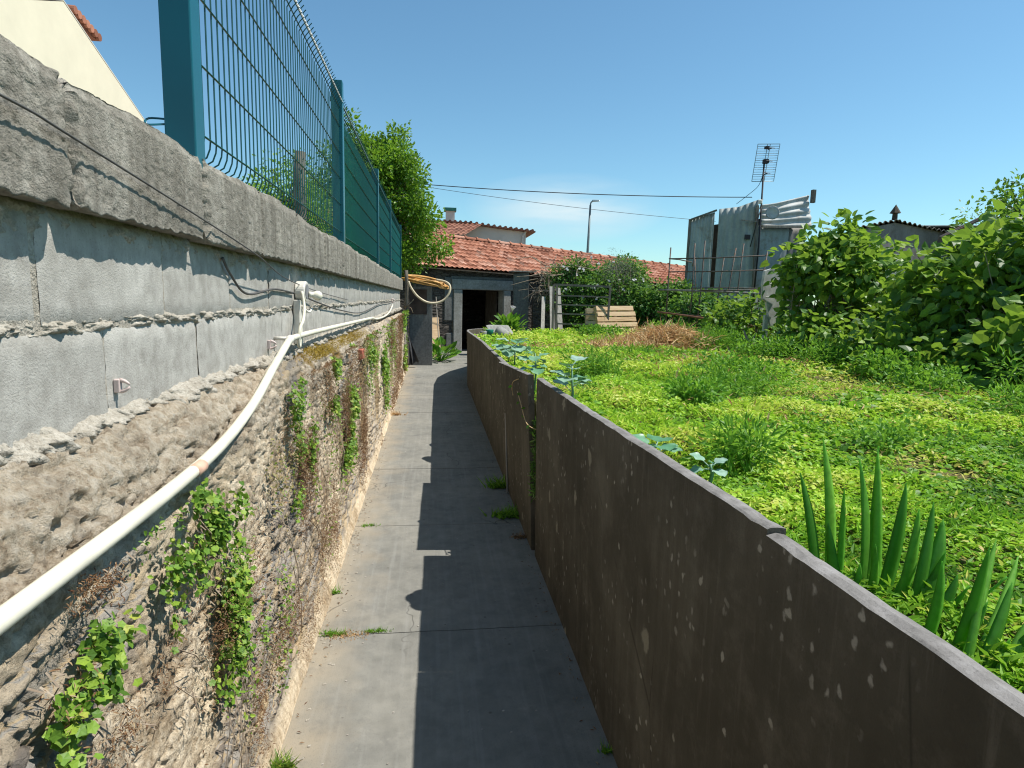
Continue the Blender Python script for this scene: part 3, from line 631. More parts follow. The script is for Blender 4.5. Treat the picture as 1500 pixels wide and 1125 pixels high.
# ================================================================== RETAINING SLABS (right)
def slab(y0, y1, xt0, xt1, zt0, zt1, xb, label, th_=.038, curve=None, seed=1, gapn=0.):
    """one cast slab: lower-left-face line at x=xb, top edge leaning to xt; grid box with ragged top"""
    ny = max(8, int((y1-y0)/.03)); nz = 30
    ty = np.linspace(0, 1, ny); tz = np.linspace(0, 1, nz)
    yy = y0+(y1-y0)*ty; top = zt0+(zt1-zt0)*ty+.006*(fbm(yy*9, 0*yy, seed, 4)-.5)-.003*sstep(.68, .76, fbm(yy*17, 0*yy+3, seed+40, 3))
    xt = xt0+(xt1-xt0)*ty+.003*(fbm(yy*4, 0*yy, seed+3, 2)-.5)
    cx = np.zeros(ny)
    if curve is not None: cx = np.interp(yy, curve[0], curve[1])
    rings = []
    def pt(f, z, x): return x
    Zf = -.04+(top[:, None]+.04)*tz[None]
    Xf = xb+(xt[:, None]-xb)*tz[None]+.004*(fbm(yy[:, None]*2+0*Zf, Zf*2, seed+8, 3)-.5)+cx[:, None]
    nrm = np.ones(ny)
    if curve is not None:
        g = np.gradient(cx, yy); nrm = np.sqrt(1+g*g)
    Yf = yy[:, None]+0*Zf
    ch = .006
    Af = np.stack([Xf, Yf, Zf], -1)                                  # left face
    tops = []
    for fx, dz in ((ch, .004), (.5, .006), (1-ch/th_, .004)):
        w = fx*th_ if fx > ch else ch
        tops.append(np.stack([Xf[:, -1]+w*nrm, yy, top+dz-.004*(fbm(yy*30, 0*yy+fx*9, seed+4, 3))], -1)[:, None])
    Bf = np.stack([Xf[:, ::-1]+th_*nrm[:, None], Yf, Zf[:, ::-1]], -1)
    G = np.concatenate([Af]+tops+[Bf], 1); n, m = G.shape[:2]
    V = G.reshape(-1, 3); F = [tuple(q) for q in grid_faces(n, m).tolist()]
    F = [f[::-1] for f in F] if False else F
    F.append(tuple(range(m))[::-1]); F.append(tuple((n-1)*m+k for k in range(m)))
    o = mesh_np('retaining_slab', V, F, M_panel, None, None, False)
    return tag(o, label, 'concrete slab', 'concrete slabs edging the garden')
slab(-1.5, 1.035, .628, .628, 1.185, 1.166, .645, 'nearest dark concrete slab beside the sword-leaved plants', seed=2)
slab(1.040, 2.405, .633, .629, 1.176, 1.142, .648, 'spotted concrete slab with a stepped joint to the nearest slab', seed=5)
slab(2.408, 3.60, .630, .628, 1.142, 1.120, .650, 'concrete slab just before the open gap, behind the tall kale', seed=9)
slab(3.69, 5.112, .588, .565, 1.128, 1.055, .645, 'leaning concrete slab just beyond the open gap, metal strip against it', seed=13)
slab(5.101, 7.9, .615, .628, 1.035, 1.030, .650, 'concrete slab between the leaning slab and the faint far joint', seed=17)
slab(7.905, 11.0, .628, .63, 1.030, .975, .652, 'last straight concrete slab before the wall curves', seed=21)
slab(11.003, 14.9, .63, .63, .975, .86, .652, 'curved concrete slab turning right towards the doorway', curve=([11, 12, 13, 14, 14.9], [0, .06, .30, .72, 1.25]), seed=25)
mb = MB(); mb.plank((.600, 4.86, .665), (.628, 4.84, .0), .030, .010, (1, 0, 0)); tag(soften(mb.build('metal_strip', plain('dull_aluminium_strip', (.30, .29, .28), .5, .4, .2, 9, .4)), .002), 'narrow grey metal strip leaning upright against the leaning slab', 'metal strip')
# ================================================================== FAR BUILDING
A0 = np.array([-.4, 17.05]); dv = np.array([.938, .346]); nv_ = np.array([-.346, .938])
def fb(s, t, z): p = A0+s*dv+t*nv_; return (p[0], p[1], z)
def fbox(mb, s0, s1, t0, t1, z0, z1, r=0., za=None):
    za = z1 if za is None else za
    mb.hexa([fb(s0, t0, z0), fb(s1, t0, z0), fb(s1, t1, z0), fb(s0, t1, z0), fb(s0, t0, z1), fb(s1, t0, za), fb(s1, t1, za), fb(s0, t1, z1)], r)
ez = lambda s: 2.36-.03*s
rz_ = lambda s: 3.50-.055*s
farm = thing('farm_outbuilding', (1, 17.5, 0), 'low stone outbuilding with long terracotta roof and dark doorway where the path ends', 'building')
mb = MB(); fbox(mb, -3.2, 1.06, 0, .35, -.05, 2.3); fbox(mb, 2.82, 13, 0, .35, -.05, 2.25, za=1.95)
fbox(mb, 1.06, 2.82, 0, .35, 2.06, 2.28); mb.build('stone_wall_front', M_rubble, farm)
mb = MB(); fbox(mb, -3.2, 13, 4.2, 4.5, -.05, 2.25, za=1.9); fbox(mb, -3.5, -3.2, 0, 4.5, -.05, 2.3); fbox(mb, 13, 13.3, 0, 4.5, -.05, 1.95); mb.build('stone_wall_rear', M_rubble, farm)
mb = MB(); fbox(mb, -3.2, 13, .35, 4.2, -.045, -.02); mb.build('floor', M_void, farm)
mb = MB(); fbox(mb, 1.06, 1.33, -.06, .30, -.03, 1.77); fbox(mb, 2.62, 2.86, -.06, .30, -.03, 1.77); fbox(mb, 1.00, 2.92, -.07, .30, 1.773, 2.06); soften(mb.build('door_frame', M_frame.m, farm), .02)
mb = MB(); fbox(mb, .99, 2.95, -.03, .0, 2.062, 2.14); fbox(mb, .8, 1.06, -.03, .0, .9, 2.10); fbox(mb, .86, 1.06, -.025, .0, -.03, .55); soften(mb.build('cement_patch', M_pillar.m, farm), .02)
# a half open inner door leaf in the dark
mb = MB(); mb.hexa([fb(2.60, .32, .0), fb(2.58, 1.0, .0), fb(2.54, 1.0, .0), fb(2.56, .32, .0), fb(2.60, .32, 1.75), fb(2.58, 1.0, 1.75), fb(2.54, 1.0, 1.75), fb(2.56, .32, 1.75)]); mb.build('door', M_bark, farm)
def tiled(name, s0, s1, t0, t1, zf, mat, parent, fbf, pitch=.225, rowl=.36, lift=.022, amp=.022, seed=0):
    ns1 = int((s1-s0)/pitch*9); rows = int(round(np.hypot(t1-t0, zf(0, 1)-zf(0, 0))/rowl)); per = 7
    su = np.linspace(s0, s1, ns1); tv = []; lf = []; rid = []
    for k in range(rows):
        for q in np.linspace(0, 1, per): tv.append((k+q*.999)/rows); lf.append((1-q)*lift); rid.append(k)
    tv = np.array(tv); lf = np.array(lf); rid = np.array(rid)
    S, T = np.meshgrid(su, tv, indexing='ij'); ph = (S/pitch) % 1; tid = np.floor(S/pitch).astype(np.int64)
    wav = np.where(ph < .55, np.sin(ph/.55*math.pi)*amp, -amp*.25*np.sin((ph-.55)/.45*math.pi))
    rr = _h(tid, np.broadcast_to(rid[None], tid.shape).astype(np.int64), 40+seed)
    sag = .03*(fbm(S*.5, T*2, 8+seed, 2)-.5)
    Z = zf(S, T)+wav+lf[None]+(rr-.5)*.005+sag
    TT = t0+(t1-t0)*T-(rr-.5)*.006
    xy = A0+S[..., None]*dv+TT[..., None]*nv_ if fbf is None else fbf(S, TT)
    V = np.concatenate([xy, Z[..., None]], -1).reshape(-1, 3)
    F = grid_faces(ns1, len(tv))[:, ::-1]; fr = rr[:-1, :-1].ravel()
    return mesh_np(name, V, F, mat, parent, {'rnd': ('FACE', fr)}, False)
zr = lambda s, t: ez(s)+(rz_(s)-ez(s))*t
tiled('roof', -3.3, 13.2, -.22, 2.15, zr, M_tile, farm, None, pitch=.15, rowl=.29, lift=.052, amp=.020)
tiled('rear_roof', -3.3, 13.2, 4.6, 2.15, zr, M_tile, farm, None, seed=3)
mb = MB()
for k in range(42):
    s = -3.3+.4*k
    if s > 13: break
    z = rz_(s)+.02
    n = 8; vs = []
    for q, (ss, rr, dz) in enumerate(((s, .115, .012), (s+.05, .112, .012), (s+.055, .098, 0), (s+.42, .095, 0))):
        for a in np.linspace(0, math.pi, n): p = fb(ss, 2.15+rr*math.cos(a), z+dz-.055*(ss-s)+rr*.85*math.sin(a)-.02); vs.append(p)
    fs = [(q*n+i, q*n+i+1, (q+1)*n+i+1, (q+1)*n+i) for q in range(3) for i in range(n-1)]+[tuple(range(n))]
    mb.add(vs, fs, random.random())
mb.build('ridge_tiles', M_tile, farm)
mb = MB(); N = 40
for k in range(N):   # soffit boards & rafter ends under the eave
    s = -3.2+16.3*k/N; mb.hexa([fb(s, -.17, ez(s)-.06), fb(s+.06, -.17, ez(s)-.06), fb(s+.06, 2.1, rz_(s)-.12), fb(s, 2.1, rz_(s)-.12), fb(s, -.17, ez(s)-.012), fb(s+.06, -.17, ez(s)-.012), fb(s+.06, 2.1, rz_(s)-.05), fb(s, 2.1, rz_(s)-.05)], .3)
mb.plank(fb(-3.2, -.185, ez(-3.2)-.03), fb(13.1, -.185, ez(13.1)-.03), .05, .03, (0, 0, 1), .2)
mb.build('rafters', M_bark, farm)
# pillar right of door
mb = MB(); mb.hexa([(2.22, 16.6, .3), (2.62, 16.55, .3), (2.66, 16.85, .3), (2.26, 16.9, .3), (2.18, 16.62, 2.22), (2.60, 16.57, 2.26), (2.64, 16.87, 2.26), (2.22, 16.92, 2.22)])
t = thing('concrete_pillar', (2.4, 16.7, .3), 'grey cement pillar with flat cap, right of the dark doorway', 'pillar'); soften(mb.build('shaft', M_pillar.m, t), .012)
mb = MB(); mb.box((2.12, 16.5, 2.265), (2.78, 17.0, 2.30), rz=.1); mb.build('cap', M_greywood, t)
mb = MB(); mb.hexa([(-.505, 14.14, -.03), (.03, 14.14, -.03), (.03, 14.42, -.03), (-.505, 14.42, -.03), (-.49, 14.15, 1.77), (.015, 14.15, 1.79), (.015, 14.40, 1.79), (-.49, 14.40, 1.77)])
t = thing('concrete_pier', (-.24, 14.3, 0), 'wide dark cement pier standing behind the hose post at the wall end', 'pier'); soften(mb.build('shaft', M_pillar.m, t), .012)
mb = MB(); mb.box((-.49, 14.128, 1.16), (-.10, 14.1385, 1.72)); mb.build('stained_patch', plain('reddish_stain', (.07, .052, .045), .9, .2, .4, 6), t)
# hose post
t = thing('wooden_post', (-.545, 13.85, 0), 'weathered round wooden post at the end of the block wall, hose hung from it', 'post')
mb = MB(); mb.tube([(-.545+.008*math.sin(k), 13.84, -.03+.215*k) for k in range(11)], [.048-.0008*k for k in range(11)], 10); mb.build('shaft', M_post, t, True)
mb = MB(); random.seed(3)
for k in range(4): mb.tube([(-.545+(.06+.012*k)*math.cos(a)+.02*k, 13.84+.06*math.sin(a), 1.37+.012*k-.03*math.sin(a/2)+.03*k*math.cos(a)) for a in np.linspace(0, 6.3, 14)], .008, 6)
mb.tube([(-.50, 13.78, 1.34), (-.44, 13.76, 1.30), (-.40, 13.75, 1.20)], .008, 6); mb.build('rope_tie', M_twig, t, True)
# cloth hanging at foot
U, Vv = np.meshgrid(np.linspace(0, 1, 22), np.linspace(0, 1, 26), indexing='ij')
X = -.50+.02*np.sin(U*9)+.20*Vv*(U-.2)+.06*Vv; Y = 13.74-.05*np.sin(U*12+Vv*2)-.03*Vv; Z = .66-.62*Vv*(1-.15*U)+.02*np.sin(U*20)
o = mesh_np('dark_rag', np.stack([X, Y, Z], -1).reshape(-1, 3), grid_faces(22, 26), M_cloth, smooth=True); o.modifiers.new('thickness', 'SOLIDIFY').thickness = .006
tag(o, 'dark crumpled tarpaulin rag hanging at the foot of the wooden post', 'rag')
# ochre hose bundle lying over the pier
mb = MB(); r = RS(5)
for k in range(11):
    ax, ay = r.uniform(.40, .50), r.uniform(.10, .2); cx = -.13+r.uniform(-.04, .05); cz = 1.90+r.uniform(-.05, .05); ph = r.uniform(0, 6); tl_ = r.uniform(-.10, -.02)
    pts = [(cx+ax*math.cos(a), 14.0+ay*math.sin(a), cz+.035*math.sin(a)+tl_*math.cos(a)*1.0+.02*math.sin(2*a+ph)-(.05 if math.cos(a) > .7 else 0)*(math.cos(a))) for a in np.linspace(0, 2*math.pi, 34)]
    mb.tube(pts, .0145, 7, cap=False)
tag(mb.build('hose_coil', M_hose, smooth=True), 'bundle of ochre rubber hose looped flat over the top of the cement pier', 'hose')
mb = MB(); mb.tube(smooth_pts([(-.50, 13.78, 1.88), (-.44, 13.77, 1.74), (-.30, 13.78, 1.56), (-.10, 13.8, 1.44), (.12, 13.82, 1.43), (.30, 13.84, 1.52), (.40, 13.86, 1.68), (.40, 13.9, 1.82), (.30, 13.95, 1.90), (.1, 14.0, 1.94)]), .024, 10)
tag(mb.build('garden_hose', M_hose2, smooth=True), 'thick cream hose hanging in one wide loop in front of the cement pier', 'hose')
# boards behind the pier, stick
mb = MB(); mb.plank((.12, 15.9, .0), (.05, 16.6, 1.0), .28, .02, (0, -1, 0), .6); tag(mb.build('timber_offcut', M_pallet), 'pale orange timber offcut leaning between the pier and the doorway', 'board')
mb = MB(); mb.tube([(.22, 15.7, 0), (.12, 16.7, 1.55)], .012, 6); tag(mb.build('stick', M_greywood), 'thin grey stick leaning on the stone wall left of the doorway', 'stick')

# ---------------- distant houses, lamp
house = thing('cream_house', (-12, 15.7, 1.18), 'tall cream rendered house with a gable, rising above the wall at far left', 'house')
def poly_prism(mb, pts, off, r=0.):
    n = len(pts); q = [tuple(np.array(p)+off) for p in pts]
    mb.add(list(pts)+q, [tuple(range(n)), tuple(range(2*n-1, n-1, -1))]+[(i, i+n, (i+1) % n+n, (i+1) % n) for i in range(n)], r)
mb = MB(); poly_prism(mb, [(-8, 8.0, 1.1), (-8, 22.4, 1.1), (-8, 22.4, 4.95), (-8, 15.6, 7.74), (-8, 8.0, 4.62)], np.array([-9, 0, 0])); mb.build('wall', M_cream, house)
mb = MB()
for (ya, za, yb, zb) in ((7.6, 4.50, 15.6, 7.79), (22.8, 4.82, 15.6, 7.79)):
    poly_prism(mb, [(-7.995, ya, za-.03), (-7.995, yb, zb-.03), (-7.995, yb, zb+.0), (-7.995, ya, za+.0)], np.array([-9.1, 0, 0]))
mb.build('verge_trim', M_whitew, house)
mb = MB()
for k in range(7):
    y = 18.1+.19*k; z = 8.55-.036*k*1.0-.0; 
    mb.lathe((-9.0, y, z-.04*0), [(.09, 0), (.10, .0), (.10, 3.0), (.09, 3.0)], 10, random.random(), axis=(-1, 0, .05))
mb.box((-12, 18.0, 8.25), (-9.08, 19.3, 8.42)); mb.build('upper_roof', M_tile, house)
mb = MB(); mb.box((-12, 18.1, 6.5), (-9.3, 19.1, 8.25)); mb.build('upper_wall', M_cream, house)
# red-roofed neighbour beyond the fence
nb = thing('neighbour_house', (-5, 21, 1.2), 'low house with a red tiled roof half hidden behind the fence and tree', 'house')
fn = lambda S, T: np.stack([-8.5+S, 20+T], -1)
tiled('roof', 0, 7.5, 0, 2.6, lambda s, t: 3.55+1.0*t+0*s, M_tile, nb, fn)
mb = MB(); mb.box((-8.4, 20.2, 1.18), (-1.1, 22.5, 3.5)); mb.build('wall', M_whitew, nb)
tiled('rear_roof', 0, 7.5, 5.2, 2.6, lambda s, t: 3.55+1.0*t+0*s, M_tile, nb, fn)
wh = thing('white_house', (2, 30, 0), 'pale house with tile-capped parapet and green-topped chimney beyond the long tiled roof', 'house')
mb = MB(); poly_prism(mb, [(-2.5, 28, -.05), (4.15, 28, -.05), (4.2, 28, 4.50), (2.9, 28, 4.60), (1.6, 28, 4.74), (.0, 28, 4.77), (-2.5, 28, 4.77)], np.array([0, 6, 0])); mb.build('wall', M_whitew, wh)
mb = MB(); cap = [(-2.6, 4.81), (.0, 4.81), (1.6, 4.78), (2.9, 4.64), (4.6, 4.51)]
for (xa, za), (xb, zb) in zip(cap[:-1], cap[1:]):
    nq = int((xb-xa)/.22)
    for k in range(nq):
        x = xa+(xb-xa)*k/nq; z = za+(zb-za)*k/nq; mb.lathe((x+.1, 27.75, z+.02), [(.055, 0), (.07, 0), (.065, .6), (.055, .6)], 8, random.random(), axis=(0, 1, .04))
    poly_prism(mb, [(xa, 27.8, za-.03), (xb, 27.8, zb-.03), (xb, 27.8, zb+.03), (xa, 27.8, za+.03)], np.array([0, 6.3, 0]), .3)
mb.build('roof_edge', M_tile2, wh)
fn2 = lambda S, T: np.stack([-2.6+S+T*.35, 25.2+T], -1)
tiled('porch_roof', 0, 3.9, 0, 2.75, lambda s, t: 4.0+.78*t+0*s, M_tile2, wh, fn2, pitch=.2)
mb = MB(); mb.box((-2.4, 25.4, -.05), (1.3, 27.99, 3.95)); mb.build('porch_wall', M_whitew, wh)
mb = MB(); mb.box((.62, 28.6, 4.7), (1.02, 29.0, 5.36)); chm = mb.build('chimney', M_whitew, wh)
mb = MB(); mb.box((.55, 28.52, 5.363), (1.09, 29.08, 5.50)); mb.build('cap', plain('green_cap', (.02, .16, .12), .5, .4), chm)
mb = MB(); mb.tube([(4.22, 27.95, 4.6), (4.05, 27.93, 4.3), (4.0, 27.93, 2)], .05, 8); mb.build('downpipe', M_whitew, wh)
t = thing('street_lamp', (10.05, 40, 0), 'grey street lamp pole with single short arm, beyond the tiled roof', 'street lamp')
mb = MB(); mb.tube([(9.95, 40, 0), (10.1, 40, 4.5), (10.16, 40, 7.6)], [.11, .085, .06], 10); mb.build('pole', M_lamp, t, True)
mb = MB(); mb.tube(smooth_pts([(10.16, 40, 7.55), (10.19, 40, 7.75), (10.30, 39.95, 7.86)]), .045, 8); mb.build('arm', M_lamp, t, True)
mb = MB(); mb.hexa([(10.22, 39.8, 7.80), (10.72, 39.7, 7.84), (10.72, 40.0, 7.84), (10.22, 40.05, 7.80), (10.26, 39.83, 7.93), (10.68, 39.76, 7.92), (10.68, 39.96, 7.92), (10.26, 40.02, 7.93)]); soften(mb.build('head', M_alu, t), .03)
def wire(a, b, sag, rr, label):
    pts = [tuple(np.array(a)*(1-q)+np.array(b)*q-np.array([0, 0, sag*4*q*(1-q)])) for q in np.linspace(0, 1, 24)]
    mb = MB(); mb.tube(pts, rr, 5); tag(mb.build('overhead_line', M_blackcable), label, 'overhead cable')
wire((-3.5, 17.6, 4.75), (7.96, 15.02, 4.22), .16, .011, 'taut dark overhead line running from the tree to the aerial pole')
wire((-3, 30, 6.9), (13.6, 29, 5.45), .18, .010, 'faint lower overhead line crossing behind the street lamp')

# ================================================================== RIGHT BACKGROUND
def corr(name, P0, U, Vd, mat, parent, pitch=.09, amp=.012, along='v', thick=.004, rough=0.02, seed=0, top=None):
    """corrugated sheet from P0 spanned by U and Vd; ridges run along 'v' or 'u'"""
    P0, U, Vd = map(lambda q: np.array(q, float), (P0, U, Vd)); lu, lv = np.linalg.norm(U), np.linalg.norm(Vd)
    nrm = unit(np.cross(U, Vd)); nu = int(max(6, lu/pitch*6)) if along == 'v' else 14; nv2 = int(max(6, lv/pitch*6)) if along == 'u' else 14
    a, b = np.meshgrid(np.linspace(0, 1, nu), np.linspace(0, 1, nv2), indexing='ij')
    w = np.sin(2*math.pi*(a*lu if along == 'v' else b*lv)/pitch)*amp+rough*(fbm(a*3, b*3, seed, 2)-.5)
    bb = b if top is None else b*np.interp(a, top[0], top[1])
    V = P0+a[..., None]*U+bb[..., None]*Vd+w[..., None]*nrm
    o = mesh_np(name, V.reshape(-1, 3), grid_faces(nu, nv2), mat, parent, None, True)
    md = o.modifiers.new('thickness', 'SOLIDIFY'); md.thickness = thick; return o
shack = thing('sheet_metal_shack', (8.4, 16.5, .7), 'tall makeshift shack of weathered grey metal sheets with an aerial in front', 'shack')
corr('panel', (6.80, 16.0, 1.2), (.62, -.1, 0), (0, 0, 2.52), M_sheet, shack, top=([0, 1], [1, 1.09]), seed=1)
corr('panel', (7.50, 15.82, 1.2), (.92, -.30, 0), (0, 0, 2.82), M_sheet, shack, top=([0, .5, 1], [1, 1.02, 1.085]), seed=2, pitch=.16)
corr('panel', (8.46, 15.50, 1.2), (.95, .12, 0), (0, 0, 2.4), M_sheet, shack, seed=3, pitch=.2, amp=.006)
corr('panel', (9.4, 15.62, 1.2), (.5, .05, 0), (0, 0, 2.42), M_fibro, shack, seed=4, pitch=.2, amp=.006)
corr('roof_sheet', (8.48, 15.40, 3.54), (1.45, .1, .08), (-.06, .06, .58), M_sheet2, shack, along='u', pitch=.135, amp=.02, rough=.09, seed=5, top=([0, .3, .6, 1], [.98, 1.05, 1.22, 1.42]))
mb = MB(); mb.box((9.88, 15.47, 4.24), (9.97, 15.57, 4.57)); mb.plank((6.80, 15.96, 3.74), (7.44, 15.86, 3.99), .08, .05, r=.2); mb.plank((8.44, 15.44, 1.4), (8.36, 15.46, 4.1), .07, .05, (0, 1, 0), .4); mb.plank((8.47, 15.36, 3.56), (9.95, 15.5, 3.62), .07, .06, r=.9)
mb.plank((6.78, 16.02, 1.3), (6.79, 16.0, 3.75), .06, .05, (0, 1, 0), .1); mb.build('timber_trim', M_post, shack)
mb = MB(); mb.hexa([(6.9, 16.1, 1.0), (9.8, 15.75, 1.0), (11.5, 18.5, 1.0), (8.5, 18.8, 1.0), (6.9, 16.1, 3.55), (9.8, 15.75, 4.0), (11.5, 18.5, 4.0), (8.5, 18.8, 3.6)]); mb.build('dark_interior_wall', M_bark, shack)
mb = MB(); mb.box((8.12, 15.52, 3.24), (8.26, 15.56, 3.36)); mb.build('vent_hole', M_blackcable, shack)
mb = MB(); mb.plank((7.95, 15.5, 3.72), (8.35, 15.4, 3.68), .03, .03); mb.build('bracket', M_greywood, shack)
mb = MB(); mb.lathe((8.62, 15.2, 3.88), [(.02, 0), (.12, .02), (.17, .06), (.175, .065), (.12, .03), (.02, .01)], 16, axis=(-.2, -1, .1)); mb.build('small_dish', M_sheet2, shack, True)
# aerial
t = thing('television_aerial', (8.3, 15.1, 1.5), 'grid television aerial on a slanting black pole in front of the shack', 'aerial')
mb = MB(); mb.tube([(8.22, 15.05, 1.6), (8.24, 15.02, 3.0), (8.20, 15.0, 5.1)], .022, 8); mb.tube([(8.22, 15, 4.0), (8.0, 15, 3.0)], .012, 6); mb.build('mast', M_blackcable, t, True)
O = np.array([7.92, 15.02, 4.60]); Ux = np.array([.57, -.02, .03]); Uz = np.array([.09, 0, .90]); P = lambda a, b: tuple(O+a*Ux+b*Uz)
mb = MB()
for a, b in (((0, 0), (1, 0)), ((1, 0), (1, 1)), ((1, 1), (0, 1)), ((0, 1), (0, 0)), ((.44, 0), (.44, 1)), ((.56, 0), (.56, 1))): mb.tube([P(*a), P(*b)], .009, 5)
for k in range(1, 16): mb.tube([P(0, k/16), P(1, k/16)], .0055, 4)
mb.build('reflector_grid', M_alu, t)
for zz in (.18, .5, .85):
    mb = MB(); mb.tube([P(.5, zz), tuple(np.array(P(.5, zz))+[0, -.16, 0])], .012, 6); mb.tube([tuple(np.array(P(.36, zz+.02))+[0, -.16, .0]), tuple(np.array(P(.64, zz))+[0, -.16, 0])], .008, 5); mb.build('dipole', M_blackcable, t)
mb = MB(); mb.box((8.15, 14.9, 5.03), (8.27, 15.0, 5.13)); mb.build('junction_box', M_blackcable, t)
mb = MB(); mb.box((8.17, 14.9, 5.38), (8.25, 15.0, 5.44)); mb.build('clamp', M_blackcable, t)
mb = MB(); mb.tube(smooth_pts([(8.18, 15.0, 4.72), (8.08, 15.0, 4.48), (7.85, 15.1, 4.25), (7.75, 15.4, 4.1)]), .007, 5); mb.build('lead', M_blackcable, t)
mb = MB(); mb.lathe((8.16, 14.96, 4.06), [(.01, 0), (.05, .01), (.05, .08), (.02, .1)], 10); mb.tube([(8.13, 14.95, 4.1), (8.22, 14.95, 4.18)], .012, 6); mb.build('insulator', M_white, t)
# sheds to the right
shed = thing('grey_shed', (9.6, 12.5, .7), 'low dark shed with ridged fibre-cement roof and a small pointed finial, behind the hedge', 'shed')
mb = MB(); poly_prism(mb, [(7.9, 11.0, .6), (11.9, 12.1, .6), (11.9, 12.1, 2.95), (10.6, 11.75, 3.12), (9.0, 11.3, 3.22), (7.9, 11.0, 2.98)], np.array([2.9, 3.2, 0])); mb.build('wall', M_fibro, shed)
corr('roof_sheet', (7.78, 10.9, 3.03), (1.24, .34, .235), (3.0, 3.4, 0), M_fibro, shed, pitch=.15, amp=.022, thick=.01, seed=7)
corr('roof_sheet', (9.0, 11.22, 3.26), (3.2, .88, -.28), (3.0, 3.4, 0), M_fibro, shed, pitch=.15, amp=.022, thick=.01, seed=8)
mb = MB(); mb.lathe((8.98, 11.3, 3.27), [(.05, 0), (.045, .12), (.10, .13), (.0, .30)], 8); mb.build('finial', M_bark, shed)
mb = MB(); mb.box((8.3, 10.98, 2.1), (9.2, 11.05, 2.6), rz=.27); mb.build('hatch', M_sheet, shed)
shed2 = thing('blue_grey_lean_to', (13.2, 13, .7), 'pale blue-grey corrugated lean-to at the right, next to the dark shed', 'lean-to')
corr('roof_sheet', (10.6, 11.0, 3.18), (5.0, 1.1, .10), (-.6, 2.6, .25), M_sheet, shed2, pitch=.12, amp=.02, seed=9)
mb = MB(); mb.hexa([(10.7, 11.15, .6), (15.4, 12.2, .6), (14.9, 13.5, .6), (10.2, 12.6, .6), (10.7, 11.15, 3.1), (15.4, 12.2, 3.2), (14.9, 13.5, 3.3), (10.2, 12.6, 3.2)]); mb.build('wall', M_fibro, shed2)
# leaning post & chain-link
cl = thing('chain_link_fence', (8.3, 9.5, .7), 'sagging chain-link netting on a leaning dark pole above the hedge at right', 'fence')
mb = MB(); mb.tube([(8.2, 9.9, .8), (8.35, 9.4, 2.75), (9.0, 9.2, 3.12)], .035, 8); mb.build('pole', M_rusty, cl)
mb = MB(); mb.tube([(11.5, 9.9, .8), (11.5, 9.9, 3.9)], .035, 8); mb.build('pole', M_rusty, cl)
mb = MB()
for k in range(26):
    for sgn in (1, -1):
        pts = []
        for q in np.linspace(0, 1, 8):
            u = k*.11+sgn*q*.62; 
            if u < 0 or u > 2.6: continue
            pts.append((8.75+u, 9.25+u*.2, 2.55+q*.62+u*.22-.25*math.sin(u/2.6*math.pi)+.03*math.sin(u*7)))
        if len(pts) > 1: mb.tube(pts, .004, 3, cap=False)
mb.build('netting', M_alu, cl)

# rebar / tube frames in the garden back
def bars(name, segs, rr, mat, label, cat, seed=0):
    mb = MB(); r = RS(seed)
    for a, b in segs:
        m = (np.array(a)+np.array(b))/2+r.normal(size=3)*.015; mb.tube([a, tuple(m), b], rr, 6)
    return tag(mb.build(name, mat, smooth=True), label, cat)
vx = [(5.12, 13.0, 2.74), (5.44, 12.5, 2.80), (5.66, 12.5, 2.86), (5.98, 12.25, 2.5), (6.26, 12.0, 2.78), (6.50, 11.5, 2.6), (6.15, 12.1, 2.7)]
segs = [((x-.03*k, y+.05, .7), (x, y, z)) for k, (x, y, z) in enumerate(vx)]
for zz in (2.50, 2.22, 1.83, 1.32): segs.append(((5.1, 13.0, zz), (6.5, 11.5, zz+.02)))
segs += [((5.44, 12.5, 2.4), (5.9, 13.6, 2.4)), ((6.1, 13.7, .7), (5.95, 13.6, 2.6)), ((5.9, 13.6, 1.9), (6.9, 12.4, 1.9)), ((5.1, 13, 2.5), (6.0, 13.9, 2.5))]
bars('bar_cage', segs, .014, M_rusty, 'tangled cage of thin weathered steel bars in front of the shack', 'steel frame', 2)
bars('rusty_rod', [((4.75, 12.6, 1.36), (6.45, 10.8, 1.10))], .022, M_redrod, 'long rusty rod lying low along the foot of the steel bar cage', 'rod')
bars('pale_rail', [((4.9, 13.0, 1.83), (7.0, 11.3, 1.76))], .025, M_greywood, 'long pale rail lying across the middle of the steel bar cage', 'rail')
# junk pallets under the cage
def pallet(name, C, ax, ay, w, h, n, label, mat=M_pallet, gap=.25):
    t = thing(name, tuple(C), label, 'pallet', 'timber pallets at the back of the garden'); C = np.array(C, float); ax = unit(np.array(ax, float)); ay = unit(np.array(ay, float)); nn = np.cross(ax, ay)
    r = RS(int(w*100)); bh = h/n
    for k in range(n):
        b = C+ay*(k*bh+bh*.1); e = r.uniform(-.03, .03); w0 = -w/2+e+.06*k*gap; w1 = w/2+e-.05*k*gap; hh = bh*r.uniform(.74, .86)
        q = [b+ax*w0, b+ax*w1, b+ax*w1+ay*hh, b+ax*w0+ay*hh]; mb = MB(); mb.hexa([tuple(p) for p in q]+[tuple(p-nn*.022) for p in q], r.uniform(0, 1)); mb.build('board', mat, t)
    for q in (-.42, 0, .42):
        b = C+ax*(q*w)+nn*.003; q4 = [b-ax*.04, b+ax*.04, b+ax*.04+ay*h*.97, b-ax*.04+ay*h*.97]; mb = MB(); mb.hexa([tuple(p-nn*.025) for p in q4]+[tuple(p-nn*.11) for p in q4], .2); mb.build('bearer', mat, t)
    return t
pallet('wooden_pallet', (4.62, 14.65, .66), (1.15, .4, .02), (-.15, .3, .95), 1.25, .84, 6, 'pale timber pallet leaning against the climbing plants, right of the gate')
